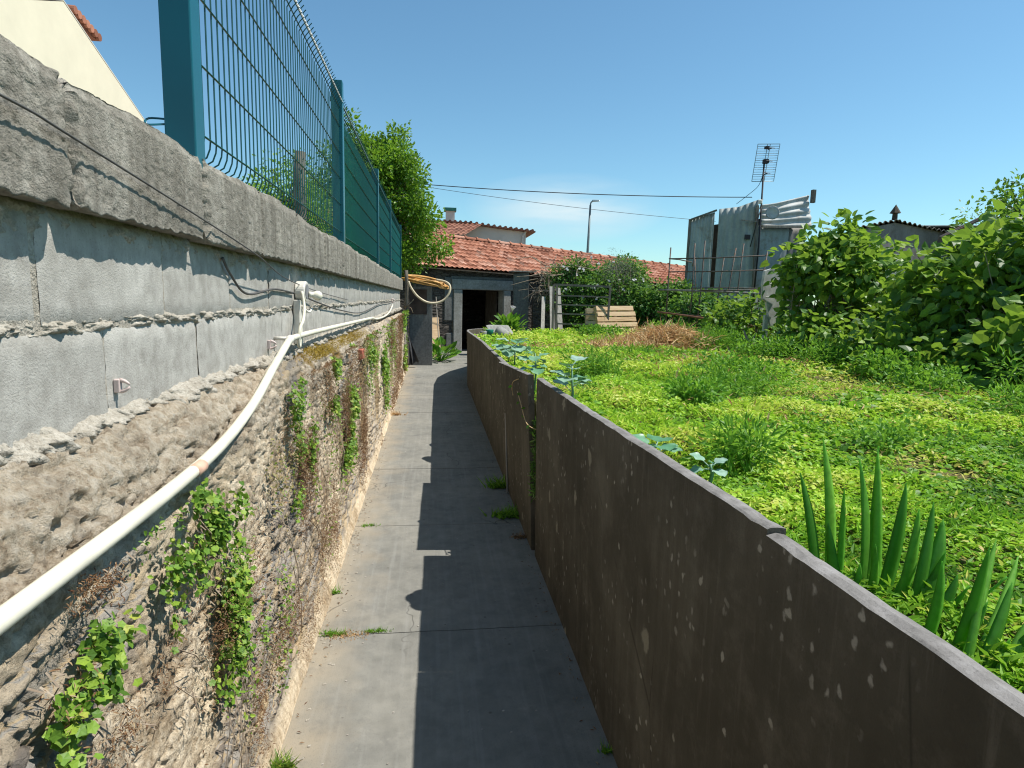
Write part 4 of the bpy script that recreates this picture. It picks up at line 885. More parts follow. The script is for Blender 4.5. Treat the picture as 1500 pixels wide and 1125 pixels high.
pallet('wooden_pallet', (5.9, 13.4, .62), (.5, -.45, 0), (.05, .25, .95), .45, .95, 8, 'darker narrow timber pallet standing under the steel bar cage', M_post)
pallet('wooden_pallet', (3.95, 14.6, .62), (.75, -.35, 0), (.05, .3, .95), .5, .80, 5, 'small pale pallet behind the rusty gate bars')
# gate
g = thing('metal_gate', (3.6, 14.6, .7), 'rusty tube-and-bar field gate propped upright in front of the climbing plants', 'gate')
G0 = np.array([2.93, 14.75, .70]); Gu = np.array([1.40, -.05, .0]); Gw = np.array([.0, .05, 1.22]); PP = lambda a, b: tuple(G0+a*Gu+b*Gw)
mb = MB()
for a, b in (((0, 0), (0, 1)), ((.96, 0), (1, .97)), ((0, 1), (1, .985)), ((.06, .0), (.06, 1))): mb.plank(PP(*a), PP(*b), .05, .03, (0, 1, 0), .3)
mb.build('frame', plain('gate_steel', (.17, .15, .13), .6, .4, .35, 10, .2, .1, ((.22, .11, .06), .6)), g)
for b in (.10, .22, .42, .60, .78): mb = MB(); mb.plank(PP(.05, b+.01), PP(1, b), .035, .02, (0, 1, 0), .5); mb.build('cross_bar', plain('gate_steel', (.17, .15, .13), .6, .4, .35, 10, .2, .1, ((.22, .11, .06), .6)), g)
for k, (x, z1, w) in enumerate(((2.80, 1.62, .09), (3.0, 1.88, .11), (3.16, 1.85, .12))):
    mb = MB(); mb.plank((x-.10+.05*k, 14.85, .68), (x, 15.4, z1), w, .02, (0, -1, 0), .9)
    tag(mb.build('plank', M_greywood), ['leftmost of the bleached planks beside the gate, shorter and leaning', 'middle bleached plank standing behind the gate post', 'bleached plank behind the gate bars, widest of three'][k], 'plank', 'bleached planks by the gate')
# ragged white board at right
mb = MB(); r = RS(9)
pts = [(5.36, 2.12), (5.52, 2.17), (5.66, 2.12), (5.74, 1.98), (5.72, 1.74), (5.70, 1.5), (5.66, 1.28), (5.56, 1.22), (5.50, 1.40), (5.44, 1.62), (5.36, 1.66), (5.34, 1.9)]
poly_prism(mb, [(x, 9.5+.2*(x-5.3), z) for x, z in pts], np.array([.02, .10, 0])); mb.box((5.45, 9.56, .68), (5.52, 9.62, 1.4)); mb.tube([(5.36, 9.47, 1.92), (5.75, 9.53, 1.88)], .012, 6); mb.tube([(5.38, 9.47, 1.70), (5.75, 9.53, 1.68)], .010, 6)
tag(soften(mb.build('broken_board', plain('grimy_white_board', (.50, .50, .46), .9, .2, .3, 7, bump=.4)), .01), 'broken grimy white board standing between the hedge and the steel bar cage', 'board')
# debris near end of slab wall
mb = MB(); mb.hexa([(1.20, 12.75, .86), (1.75, 13.0, .80), (1.80, 13.35, .80), (1.25, 13.1, .86), (1.12, 12.8, 1.00), (1.60, 13.05, .99), (1.66, 13.3, .99), (1.2, 13.1, 1.0)]); tag(soften(mb.build('broken_slab', M_frame.m), .02), 'broken grey slab lying on the garden edge in front of the doorway', 'slab')
mb = MB(); mb.lathe((1.17, 12.4, .80), [(.05, 0), (.07, .05), (.085, .13), (.08, .135), (.07, .05)], 14); tag(mb.build('plant_pot', plain('green_plastic', (.01, .17, .11), .4, .5), smooth=True), 'small green plastic pot on the garden edge before the doorway', 'pot')
mb = MB(); mb.lathe((1.36, 12.35, .78), [(.10, 0), (.15, .06), (.155, .14), (.11, .20), (.0, .22)], 16, axis=(.5, -.2, .8)); tag(mb.build('stone_bowl', M_frame.m, smooth=True), 'rounded grey stone bowl tipped beside the small green pot', 'bowl')
mb = MB(); mb.lathe((1.02, 12.1, .80), [(.05, 0), (.06, .03), (.07, .12), (.065, .12), (.05, .03)], 12); tag(mb.build('plant_pot', plain('dull_grey_plastic', (.20, .21, .21), .5, .4), smooth=True), 'small dull grey pot left of the green pot', 'pot')
mb = MB(); mb.box((2.45, 13.6, .69), (2.95, 13.9, .76), rz=.3); tag(soften(mb.build('timber_block', M_pallet), .02), 'flat pale timber block lying in the grass by the dark bank', 'board')
# ================================================================== VEGETATION
def stems_mb(base, tips, r0, r1, rg, mid_lift=.2):
    mb = MB(); base = np.array(base, float)
    for tp in tips:
        tp = np.array(tp); m = (base+tp)/2+rg.normal(size=3)*.05*np.linalg.norm(tp-base)+[0, 0, mid_lift*abs(tp[2]-base[2])*.3]
        mb.tube([tuple(base+rg.normal(size=3)*[.03, .03, 0]), tuple(m), tuple(tp)], [r0, (r0+r1)/2, r1], 5, rg.uniform(), cap=False)
    return mb
# --- the tree behind the fence
def tree(loc, z0, C, R, n_tips, n_leaf, lsize, label, seed, trunk=.13, name='broadleaf_tree', spread=.16, lmat=None, base=.45):
    rg = RS(seed); t = thing(name, (loc[0], loc[1], z0), label, 'tree'); C = np.array(C, float); R = np.array(R, float)
    d = rdir(rg, n_tips); rad_ = rg.uniform(.35, 1, n_tips)**.55; lump = .42+1.2*fbm(d[:, 0]*3.1+5, d[:, 2]*2.9+d[:, 1]*2.2, seed, 2)
    tips = C+d*rad_[:, None]*R*lump[:, None]
    mb = MB(); lb = np.array([loc[0], loc[1], z0]); fork = lb+(C-[0, 0, R[2]*.55]-lb)*1.0
    mb.tube([tuple(lb), tuple((lb+fork)/2+[.06, .03, 0]), tuple(fork)], [trunk, trunk*.8, trunk*.7], 9, .3); mb.build('trunk', M_bark, t, True)
    limbs = MB(); mains = [fork+(C+rdir(rg, 1)[0]*R*.55-fork)*.8 for _ in range(9)]
    for m_ in mains: limbs.tube([tuple(fork), tuple((fork+m_)/2+rg.normal(size=3)*.08), tuple(m_)], [trunk*.5, trunk*.35, trunk*.2], 6, .4, cap=False)
    for tp in tips[::2]:
        m_ = mains[int(np.argmin([np.linalg.norm(tp-q) for q in mains]))]; limbs.tube([tuple(m_), tuple((m_+tp)/2+rg.normal(size=3)*.05), tuple(tp)], [.02, .012, .006], 4, .5, cap=False)
    limbs.build('limbs', M_bark, t)
    Lv = Leaves(); shoot_leaves(Lv, rg, tips, n_leaf, spread, lsize, base=base); Lv.build('crown', lmat or L_tree, t); return t
tree((-1.45, 15.2), 1.18, (-1.27, 15.0, 3.42), (1.22, 1.2, 1.80), 230, 40000, .085, 'dense bright green tree rising behind the far end of the green fence', 5, spread=.135, base=.3)
tree((-2.7, 11.2), 1.18, (-2.45, 11.2, 2.85), (.75, .9, .85), 90, 7000, .06, 'smaller leafy shrub tree seen through the green fence mesh', 6, trunk=.05, spread=.13)
tree((13.2, 11.5), .7, (12.7, 11.2, 3.45), (1.75, 1.3, .80), 80, 5200, .10, 'thin dark tree at the far right edge above the hedge', 8, spread=.16, base=.15)
# mossy post seen through fence
mb = MB(); mb.tube([(-1.80, 9.0, 1.18), (-1.79, 9.0, 2.4), (-1.80, 9.0, 3.0), (-1.78, 9.0, 3.48)], [.085, .08, .082, .07], 12); t = thing('mossy_post', (-1.8, 9, 1.18), 'thick mossy timber post standing behind the green fence', 'post'); mb.build('shaft', M_post, t, True)
rg = RS(31); Lv = Leaves(); n = 900; a = rg.uniform(0, 6.28, n); z = 1.4+2.0*rg.uniform(size=n)**.8; P = np.stack([-1.8+.085*np.cos(a), 9+.085*np.sin(a), z], -1); Lv.add(OVAL, P, rdir(rg, n), rdir(rg, n), .022, rg.uniform(size=n)*.5); Lv.build('moss', L_vine, t)

# --- hedge of broad-leaved plants on the right
def bush(C, R, ntips, nleaf, size, label, seed, mat=None, tpl=HEART, name='broad_leaved_bush', base=.42, z0=.7, spread=.13, cat='bush', group=None, var=.55, droop=.5, stems=True, top=None):
    rg = RS(seed); C = np.array(C, float); R = np.array(R, float); t = thing(name, (C[0], C[1], z0), label, cat, group)
    d = rdir(rg, ntips)
    if name == 'broad_leaved_bush': d[:, 2] = np.where(rg.uniform(size=ntips) < .45, np.abs(d[:, 2]), d[:, 2])
    rr = rg.uniform(.25, 1, ntips)**.5; lump = .55+.95*fbm(d[:, 0]*2.5+3, d[:, 1]*2+d[:, 2]*2, seed, 2)
    tips = C+d*(rr*np.minimum(lump, 1.12))[:, None]*R; tips[:, 2] = np.maximum(tips[:, 2], z0+.08)
    if stems:
        mb = MB()
        for tp in tips[::2]:
            b = np.array([C[0]+rg.normal()*R[0]*.35, C[1]+rg.normal()*R[1]*.35, z0-.02]); m_ = (b+tp)/2+rg.normal(size=3)*.08; m_[2] += .1
            mb.tube([tuple(b), tuple(m_), tuple(tp)], [.010, .008, .004], 4, rg.uniform(), cap=False)
        mb.build('stems', M_twig, t)
    hi = tips[:, 2]-C[2] > .1*R[2]; Lv = Leaves(); f_ = .72 if name == 'broad_leaved_bush' else .5
    if hi.any(): shoot_leaves(Lv, rg, tips[hi], int(nleaf*f_), spread, size, tpl, base+.1, var, droop=droop, up=.8)  # upper shoots toned lighter, top light put into the leaf colour
    if (~hi).any(): shoot_leaves(Lv, rg, tips[~hi], int(nleaf*(1-f_)), spread, size, tpl, base, var, droop=droop, up=.8)
    Lv; Lv.build('foliage', mat or L_hedge, t); return t
B = 'broad-leaved bushes along the right edge of the garden'
bush((5.90, 8.35, 1.80), (.76, .75, .85), 130, 2900, .112, 'tall broad-leaved bush beside the broken white board', 41, group=B)
bush((6.05, 7.35, 1.18), (.60, .5, .42), 70, 1100, .112, 'low broad-leaved bush in the dip before the dark shed', 42, group=B)
bush((5.85, 6.05, 1.60), (.75, .55, .80), 120, 2500, .112, 'tall broad-leaved bush right of the pointed shed finial', 43, group=B)
bush((5.65, 5.15, 1.62), (.65, .5, .78), 120, 2600, .112, 'tall broad-leaved bush at the right edge of view', 44, group=B)
bush((5.1, 4.35, 1.15), (.5, .45, .45), 80, 1300, .105, 'shorter broad-leaved bush at the right edge, nearest the camera', 45, group=B)
bush((5.15, 7.4, 1.0), (.6, .7, .42), 70, 1500, .095, 'knee-high dark leafy undergrowth below the tall bush by the white board', 46, name='low_bush', group='low bushes at the hedge foot')
bush((4.95, 5.9, 1.02), (.55, .7, .36), 70, 1500, .09, 'knee-high leafy undergrowth in the middle of the hedge foot', 47, name='low_bush', group='low bushes at the hedge foot')
bush((4.85, 5.0, 1.0), (.45, .5, .32), 70, 1200, .09, 'knee-high leafy undergrowth at the right end of the hedge foot', 48, name='low_bush', group='low bushes at the hedge foot')
bush((5.9, 10.9, 1.05), (.8, .9, .55), 90, 1700, .10, 'dark climbing growth over the steel bar cage', 49, base=.25)
bush((6.3, 13.6, 1.15), (.8, .6, .62), 90, 1800, .09, 'dark leafy growth between the cage and the shack', 50, mat=L_vine, base=.3)
# dark backing added behind the hedge, blocks low sky so the gaps stay dark
mb = MB(); mb.hexa([(7.6, 2.0, .6), (8.0, 2.0, .6), (7.6, 10.6, .6), (7.1, 10.6, .6), (7.6, 2.0, 2.0), (8.0, 2.0, 2.0), (7.6, 10.6, 2.0), (7.1, 10.6, 2.0)])
tag(mb.build('hedge_backing', M_rubble), 'added dark backing hidden behind the broad-leaved bushes, keeps sky out of their gaps', 'wall')
# --- climbers on the outbuilding
V_ = 'climbing plants smothering the front of the outbuilding'
bush((3.85, 16.3, 1.75), (.70, .5, .72), 150, 9000, .085, 'leafy climber with white flowers on the roof edge above the gate', 61, mat=L_vine, tpl=OVAL, name='climbing_vine', cat='climber', group=V_, spread=.11)
bush((5.25, 16.6, 1.85), (.75, .5, .85), 170, 11000, .08, 'tall leafy climber reaching up the middle of the tiled roof', 62, mat=L_vine, tpl=OVAL, name='climbing_vine', cat='climber', group=V_, spread=.11, base=.5)
bush((6.3, 15.9, 1.25), (.9, .6, .78), 160, 10000, .085, 'glossy leafy climber right of the pale pallet', 63, mat=L_vine, tpl=OVAL, name='climbing_vine', cat='climber', group=V_, spread=.11, base=.5)
bush((4.55, 15.9, 1.35), (1.3, .4, .8), 160, 8000, .085, 'shaded leafy climber directly behind the gate', 64, mat=L_vine, tpl=OVAL, name='climbing_vine', cat='climber', group=V_, spread=.11)
bush((4.9, 16.0, 2.15), (.55, .3, .55), 120, 3600, .04, 'dry grey twiggy creeper between the green climbers', 65, mat=L_grey, tpl=NARROW, name='dry_creeper', cat='climber', spread=.13, base=.5)
rg = RS(66); mb = MB()
for k in range(70):
    a = np.array([rg.uniform(2.75, 3.9), rg.uniform(15.8, 16.4), rg.uniform(1.7, 2.55)]); b = a+rg.normal(size=3)*[.45, .15, .28]; b[2] = min(b[2], 2.75); mb.tube([tuple(a), tuple((a+b)/2+rg.normal(size=3)*.07), tuple(b)], [.012, .009, .004], 4, rg.uniform())
tag(mb.build('brushwood', M_twig), 'tangle of dry brushwood piled on the roof edge right of the pillar', 'brushwood')
rg = RS(67); Lv = Leaves(); P = np.stack([rg.uniform(3.3, 5.6, 26), rg.uniform(15.55, 15.8, 26), rg.uniform(1.6, 2.75, 26)], -1)
for q in range(5): Lv.add(IVY, P, rdir(rg, 26)+[0, -.5, .3], np.tile([0, -1, .4], (26, 1))+rdir(rg, 26)*.3, .055, rg.uniform(size=26))
tag(Lv.build('vine_flowers', L_flower), 'scatter of white trumpet flowers over the climbing plants', 'flowers', kind='stuff')
# dark bank between pillar and gate: old stone wall stub
mb = MB(); mb.hexa([(2.7, 16.2, .55), (3.2, 15.9, .55), (3.5, 16.7, .55), (2.8, 17.2, .55), (2.7, 16.5, 1.75), (3.2, 16.3, 1.75), (3.5, 16.7, 1.8), (2.8, 17.2, 1.8)]); tag(mb.build('stone_bank', M_rubble), 'dark broken stone bank between the cement pillar and the planks', 'stone bank')
rg = RS(68); mb = MB()
for k in range(60):
    a = np.array([rg.uniform(2.7, 3.2), 15.95+rg.uniform(0, .2), rg.uniform(1.5, 2.0)]); b = a+rg.normal(size=3)*[.15, .1, .2]-[0, 0, .1]; mb.tube([tuple(a), tuple(b)], .006, 3, rg.uniform())
tag(mb.build('root_tangle', M_twig), 'pale hanging roots on the dark stone bank', 'roots')

# --- garden ground cover
def ground_cover():
    rg = RS(71); Lv = Leaves()
    def zone(n, x0, x1, y0, y1, s0, s1, lift):
        x = rg.uniform(x0, x1, n); y = rg.uniform(y0, y1, n)
        edge = np.interp(y, [-4, 11, 12, 13, 14, 14.9, 15.3, 17.2], [.70, .70, .76, 1.0, 1.42, 2.0, 3.05, 4.1]); k = x > edge; x, y = x[k], y[k]
        pn = fbm(x*.9, y*.9, 77, 3); pn2 = fbm(x*3.5, y*3.5, 78, 3); bare = sstep(.53, .63, fbm(x*1.5+7, y*1.2, 79, 4))*sstep(1.2, 2.2, y)
        keep = rg.uniform(size=len(x)) > bare*.82; x, y, pn, pn2, bare = x[keep], y[keep], pn[keep], pn2[keep], bare[keep]; m = len(x)
        hh = np.clip((pn2-.35)*3, 0, 1)*lift; z = gz(x, y)+rg.uniform(0, 1, m)*(.012+hh)
        P = np.stack([x, y, z], -1); D = unit(rdir(rg, m)*[1, 1, .35]+[0, 0, .12]); Nn = unit(rdir(rg, m)*.5+[.25, 0, 1])
        rn = -.2+1.35*pn+1.2*(pn2-.5)+rg.uniform(-.2, .2, m)+.3*bare
        dead = rg.uniform(size=m) < .05+.55*bare; rn = np.where(dead, rg.uniform(.9, 1, m), np.clip(rn, 0, .9))
        shape = fbm(x*2, y*2, 90, 2)+rg.uniform(-.1, .1, m); s = rg.uniform(s0, s1, m); a = shape < .62
        Lv.add(OVAL, P[a], D[a], Nn[a], s[a], rn[a]); Lv.add(NARROW, P[~a], unit(D[~a]+[0, 0, .3]), Nn[~a], s[~a]*1.5, rn[~a])
    zone(60000, .7, 3.2, .5, 2.4, .012, .030, .04)
    zone(80000, .7, 5.2, 2.4, 5.2, .018, .038, .07)
    zone(70000, .7, 6.5, 5.2, 9.5, .03, .055, .11)
    zone(60000, .7, 9.0, 9.5, 16.5, .045, .08, .16)
    zone(9000, 3.2, 6, 0, 2.4, .03, .05, .06)
    # broader-leaved weeds and dead stalks mixed in, in patches
    n = 26000; x = rg.uniform(.8, 6, n); y = rg.uniform(.9, 11, n); k = fbm(x*1.7, y*1.4, 95, 3) > .57; x, y = x[k], y[k]; m = len(x)
    P = np.stack([x, y, gz(x, y)+rg.uniform(.01, .07, m)*np.minimum(1, y/4)], -1); Lv.add(HEART, P, unit(rdir(rg, m)*[1, 1, .3]+[0, 0, .1]), unit(rdir(rg, m)*.5+[.1, 0, 1]), rg.uniform(.55, 1.1, m)*np.minimum(.06, .018+.008*y), np.clip(rg.uniform(.0, .5, m), 0, 1))
    n = 9000; x = rg.uniform(.8, 6, n); y = rg.uniform(1.2, 11, n); k = fbm(x*1.5+7, y*1.2, 79, 4) > .53; x, y = x[k], y[k]; m = len(x)
    P = np.stack([x, y, gz(x, y)+.02], -1); Lv.add(BLADE, P, unit(rdir(rg, m)*[1, 1, .4]+[0, 0, .35]), rdir(rg, m)+[0, 0, 1], rg.uniform(.05, .12, m)*np.minimum(1, .3+y/6), rg.uniform(.88, 1, m))
    return tag(Lv.build('ground_cover', L_ground, keep=True), kind='stuff', label='low bright green weeds carpeting the garden bed', cat='ground cover')
ground_cover()
# taller weed clumps
def weed(x, y, r, h, n, s, label, seed, tpl=NARROW, mat=None, base=.45, name='weed_clump', group='taller weed clumps in the garden'):
    rg = RS(seed); h = h*.68; tpl = OVAL if seed % 2 else tpl; s = s*(.75 if seed % 2 else 1); z = float(gz(x, y)); t = thing(name, (x, y, z), label, 'weed', group); k = max(10, int(n/35))
    tips = np.stack([x+rg.normal(size=k)*r*.5, y+rg.normal(size=k)*r*.5, z+h*rg.uniform(.25, 1, k)], -1)
    mb = MB()
    for tp in tips: mb.tube([(x+(tp[0]-x)*.4, y+(tp[1]-y)*.4, z), tuple(tp)], [.005, .002], 4, rg.uniform(), cap=False)
    mb.build('stems', L_weed, t); Lv = Leaves(); shoot_leaves(Lv, rg, tips, n, h*.16+.02, s, tpl, base, .6); Lv.build('leaves', mat or L_weed, t)
wd = [(4.4, 3.7, .35, .35, 1500, .07, 'tall dark weed clump before the bush at the right edge'), (4.2, 5.1, .35, .32, 1500, .065, 'dark weed clump below the tall bush before the leaning pole'), (4.5, 6.4, .4, .36, 1600, .07, 'dark weed clump below the lower bush'), (5.2, 10.6, .4, .45, 1400, .08, 'tall weeds around the forked dead stump'),
      (1.25, 2.25, .16, .20, 900, .045, 'feathery dark green weed nearest the slab top by the small kale'),
      (1.75, 3.9, .22, .17, 900, .05, 'feathery weed clump midway up the open weed bed'), (2.4, 4.6, .35, .18, 1500, .05, 'broad bright feathery weed patch in the middle of the garden'),
      (3.0, 5.6, .4, .22, 1500, .055, 'bright feathery weed patch behind the middle of the garden'), (1.5, 5.4, .25, .25, 900, .055, 'weed clump beside the tall kale'),
      (3.9, 4.4, .3, .25, 1300, .055, 'dark weed clump near the right hand bushes'), (3.7, 3.3, .3, .22, 1200, .05, 'weed clump in front of the right end of the bushes'),
      (4.3, 7.4, .45, .4, 1600, .06, 'tall weeds in front of the white board'), (4.6, 9.6, .5, .4, 1700, .07, 'tall weeds below the rusty rod'),
      (4.9, 12.2, .6, .45, 2000, .08, 'lush ferny weeds right of the dead corn'), (5.4, 13.7, .6, .34, 1600, .08, 'lush ferny weeds in front of the pale pallet'),
      (3.8, 13.6, .6, .3, 1800, .08, 'lush weeds at the foot of the gate'), (2.6, 7.6, .4, .18, 1000, .06, 'low weed patch before the dead corn'),
      (2.1, 2.6, .3, .10, 900, .035, 'low fine-leaved weed patch behind the sword-leaved plants'), (2.9, 2.3, .3, .12, 900, .04, 'low fine-leaved weed patch at the right of the near bed')]
for i, w in enumerate(wd): weed(*w, 200+i)
# dead corn stalks
rg = RS(91); Lv = Leaves(); n = 5200; x = rg.normal(3.65, .55, n); y = rg.normal(10.1, .5, n)+.3*(x-3.6); w_ = (np.abs(x-3.65) < 1.15); x, y = x[w_], y[w_]; n = len(x)
P = np.stack([x, y, gz(x, y)+.02+rg.uniform(0, .34, n)*np.exp(-((x-4.0)/.5)**2)], -1); D = unit(rdir(rg, n)*[1, 1, .5]+[.2, 0, .35]); Lv.add(BLADE, P, D, rdir(rg, n)+[0, 0, 1], rg.uniform(.12, .30, n), rg.uniform(0, 1, n)); Lv.add(NARROW, P, rdir(rg, n), rdir(rg, n)+[0, 0, 1], rg.uniform(.05, .14, n), rg.uniform(0, .8, n))
tag(Lv.build('dead_corn_litter', L_corn), 'heap of dead orange-brown corn leaves in the middle of the garden', 'plant litter', kind='stuff')
rg = RS(92); Lv = Leaves()
for (cx, cy, m, s_) in ((4.3, 6.6, 300, .35), (1.10, 2.5, 40, .12), (1.6, 9.6, 260, .35), (4.2, 8.3, 300, .4), (4.7, 5.3, 200, .3), (2.5, 5.2, 120, .4), (3.6, 3.9, 120, .3), (2.1, 3.3, 90, .3), (3.0, 6.9, 160, .4)):
    x = rg.normal(cx, s_, m); y = rg.normal(cy, s_, m); P = np.stack([x, y, gz(x, y)+rg.uniform(.02, .10, m)], -1); Lv.add(NARROW, P, rdir(rg, m)+[0, 0, .2], rdir(rg, m)+[0, 0, 1], rg.uniform(.4, 1, m)*min(.10, .016*cy), rg.uniform(0, 1, m))
tag(Lv.build('dry_leaf_litter', L_corn), 'scattered dry brown leaves among the weeds', 'plant litter', kind='stuff')
# forked dead stump
mb = MB(); mb.tube([(4.85, 8.9, .75), (4.82, 8.85, .98), (4.72, 8.85, 1.18)], [.035, .028, .010], 7, .8); mb.tube([(4.83, 8.86, .95), (4.93, 8.84, 1.15)], [.022, .008], 6, .8); mb.tube([(4.85, 8.88, .80), (5.2, 8.5, .80)], [.02, .008], 6, .8)
tag(mb.build('dead_stump', M_twig, smooth=True), 'forked bleached dead stump in front of the dark hedge', 'stump')
# kale / cabbage plants
def kale(x, y, z, h, nl, ls, label, seed, R_=.10):
    rg = RS(seed); t = thing('kale_plant', (x, y, z), label, 'kale plant', 'kale plants behind the slabs'); mb = MB()
    top = np.array([x, y, z+h]); mb.tube([(x, y, z-.03), (x+.01, y, z+h*.5), tuple(top)], [.008, .007, .004], 7, .5)
    V = []; F = []; R = []
    tl = MB()
    for k in range(nl):
        a = k*2.4+rg.uniform(-.3, .3); el = rg.uniform(-.1, .7); s0 = top-[0, 0, h*.5*rg.uniform(0, 1)]
        d = np.array([math.cos(a)*math.cos(el), math.sin(a)*math.cos(el), math.sin(el)]); L_ = ls*rg.uniform(.7, 1.15)
        p1 = s0+d*L_*.6; mb.tube([tuple(s0), tuple(p1)], [.003, .002], 5, .8)
        nU, nV = 9, 8; u, v = np.meshgrid(np.linspace(0, 1, nU), np.linspace(-1, 1, nV), indexing='ij')
        wdt = L_*.72*np.sin(np.clip(u*.93+.05, 0, 1)*math.pi)**.5; sx = unit(np.cross(d, [0, 0, 1])); up = np.cross(sx, d)
        ruf = .10*L_*np.sin(v*7+u*9+k)*np.abs(v)**1.5*np.sin(u*math.pi)
        G = p1+d*(u*L_)[..., None]*1.0+sx*(v*wdt)[..., None]+up*(ruf+.10*L_*np.abs(v)-.40*L_*u*u)[..., None]
        tl.add(G.reshape(-1, 3), [tuple(q) for q in grid_faces(nU, nV).tolist()], float(rg.uniform(.1, 1)))
    mb.build('stalk', L_cab, t, True); tl.build('leaves', L_cab, t, True)
kale(.71, 3.04, .98, .28, 10, .070, 'tall blue-green kale just behind the slab before the open gap', 301)
kale(.71, 4.16, .96, .26, 10, .068, 'kale leaning over the slab just beyond the open gap', 302)
kale(.80, 5.9, .90, .24, 13, .12, 'large-leaved kale beyond the leaning slab', 303)
kale(.82, 6.5, .88, .20, 9, .11, 'dark kale furthest along the slab edge', 304)
kale(.78, 2.02, 1.00, .09, 7, .06, 'small pale kale seedling just behind the spotted slab', 305)
kale(.98, 2.0, .97, .06, 5, .045, 'tiny kale seedling in the weeds beside the feathery weed', 306)
# sword-leaved plants
def sword(name, blades, label, seed):
    rg = RS(seed); c = np.mean([b[0] for b in blades], 0); t = thing(name, (float(c[0]), float(c[1]), .9), label, 'sword-leaved plant', 'sword-leaved plants by the nearest slab')
    for (b, tp, w) in blades:
        b = np.array(b, float); tp = np.array(tp, float); d = tp-b; n = 16; ax = unit(np.array([1.0, rg.uniform(-.5, .3), 0.])); nn = unit(np.cross(ax, d)); bend = np.array([rg.uniform(-.05, .02), rg.uniform(-.02, .02), -.02]); V = []; F = []
        for i in range(n+1):
            q = i/n; ww = w*1.22*(.72+.28*math.sin(min(1, q*1.6)*1.57))*(1-q**3.2)**.8+.0006; c_ = b+d*q+bend*q*q-bend*q+nn*.008*math.sin(q*3)
            V += [c_-ax*ww/2, c_-ax*ww*.22+nn*.0022, c_+nn*.0030, c_+ax*ww*.22+nn*.0022, c_+ax*ww/2, c_+ax*ww*.2-nn*.0016, c_-ax*ww*.2-nn*.0016]
        F = [(i*7+k, i*7+(k+1) % 7, (i+1)*7+(k+1) % 7, (i+1)*7+k) for i in range(n) for k in range(7)]+[tuple(range(7))[::-1], tuple(n*7+k for k in range(7))]
        mesh_np('blade', V, F, L_flag, t, {'rnd': ('FACE', [float(rg.uniform(0, 1))]*len(F))}, True)
def fan(c, n, a0, a1, L0, L1, w, seed, tilt=0.):
    rg = RS(seed); out = []
    for k in range(n):
        q = (k+.5)/n; a = a0+(a1-a0)*q+rg.uniform(-.05, .05); L_ = L0+(L1-L0)*rg.uniform(0, 1); b = np.array(c)+[.10*(q-.5), -.16*(q-.5)+rg.uniform(-.02, .02), rg.uniform(-.02, 0)]
        out.append((tuple(b), tuple(b+np.array([math.sin(a)*.92, -math.sin(a)*.35+tilt, math.cos(a)])*L_), w*rg.uniform(.75, 1.15)))
    return out
bl = [((.955, 1.33, .86), (.900, 1.36, 1.190), .026), ((.985, 1.33, .86), (.952, 1.36, 1.275), .028), ((1.00, 1.31, .86), (.985, 1.31, 1.165), .016),
      ((1.025, 1.27, .84), (1.008, 1.30, 1.240), .030), ((1.035, 1.27, .84), (1.062, 1.31, 1.268), .022), ((1.045, 1.24, .83), (1.046, 1.29, 1.265), .020), ((1.03, 1.23, .83), (1.095, 1.25, 1.195), .030),
      ((1.05, 1.2, .83), (1.09, 1.20, 1.150), .030), ((1.06, 1.17, .83), (1.125, 1.20, 1.165), .026), ((1.075, 1.15, .83), (1.155, 1.20, 1.125), .036), ((1.05, 1.12, .85), (1.13, 1.12, 1.03), .026)]
bl += fan((1.04, 1.22, .84), 7, -.3, .75, .16, .30, .022, 3)
sword('sword_leaved_plant', bl, 'upright clump of broad green sword-shaped leaves rising above the nearest slab', 401)
bl = [((1.02, .99, .86), (1.19, 1.10, 1.115), .020), ((1.03, .98, .86), (1.225, 1.08, 1.085), .026), ((1.0, .95, .86), (1.070, 1.0, 1.110), .016), ((1.01, .93, .85), (1.17, .97, 1.06), .026),
      ((1.0, .90, .86), (1.13, .90, 1.03), .026), ((1.02, .96, .85), (1.13, 1.0, 1.07), .022), ((.99, .88, .86), (1.12, .84, 1.01), .020)]
bl += fan((1.03, .96, .86), 9, .0, 1.15, .16, .32, .022, 4)
sword('sword_leaved_plant', bl, 'splayed clump of narrower sword-shaped leaves fanning right, nearest the camera', 402)
# calla lily by door, plant behind pier
def lily(x, y, z, h, n, label, seed, flower=True, ls=.22):
    rg = RS(seed); t = thing('lily_plant' if flower else 'leafy_plant', (x, y, z), label, 'lily' if flower else 'plant'); Lv = Leaves(); mb = MB()
    a = rg.uniform(0, 6.28, n); el = rg.uniform(.3, 1.2, n); d = np.stack([np.cos(a)*np.cos(el), np.sin(a)*np.cos(el), np.sin(el)], -1); P = np.array([x, y, z])+d*h*rg.uniform(.3, .75, (n, 1))
    for p in P: mb.tube([(x, y, z), tuple(p)], [.008, .005], 4, .5, cap=False)
    Lv.add(OVAL, P, d+rdir(rg, n)*.25, np.tile([0, 0, 1.], (n, 1))+rdir(rg, n)*.4, ls*rg.uniform(.7, 1.2, n), rg.uniform(0, 1, n)); mb.build('stems', L_lily, t); Lv.build('leaves', L_lily, t)
    if flower:
        mb = MB(); mb.lathe((x+.05, y, z+h*.95), [(.012, 0), (.02, .05), (.05, .11), (.075, .14), (.05, .11), (.01, .04)], 12, axis=(.2, -.3, 1)); mb.build('flower', L_flower, t, True)
lily(1.85, 14.6, .72, .55, 70, 'bright green arum lily with one white flower, in front of the doorway', 501)
lily(.22, 15.0, .0, .60, 60, 'dark leafy plant growing between the cement pier and the doorway', 502, False)
lily(.62, 16.7, .0, .22, 25, 'tiny seedling plant at the foot of the door frame', 503, False, .10)

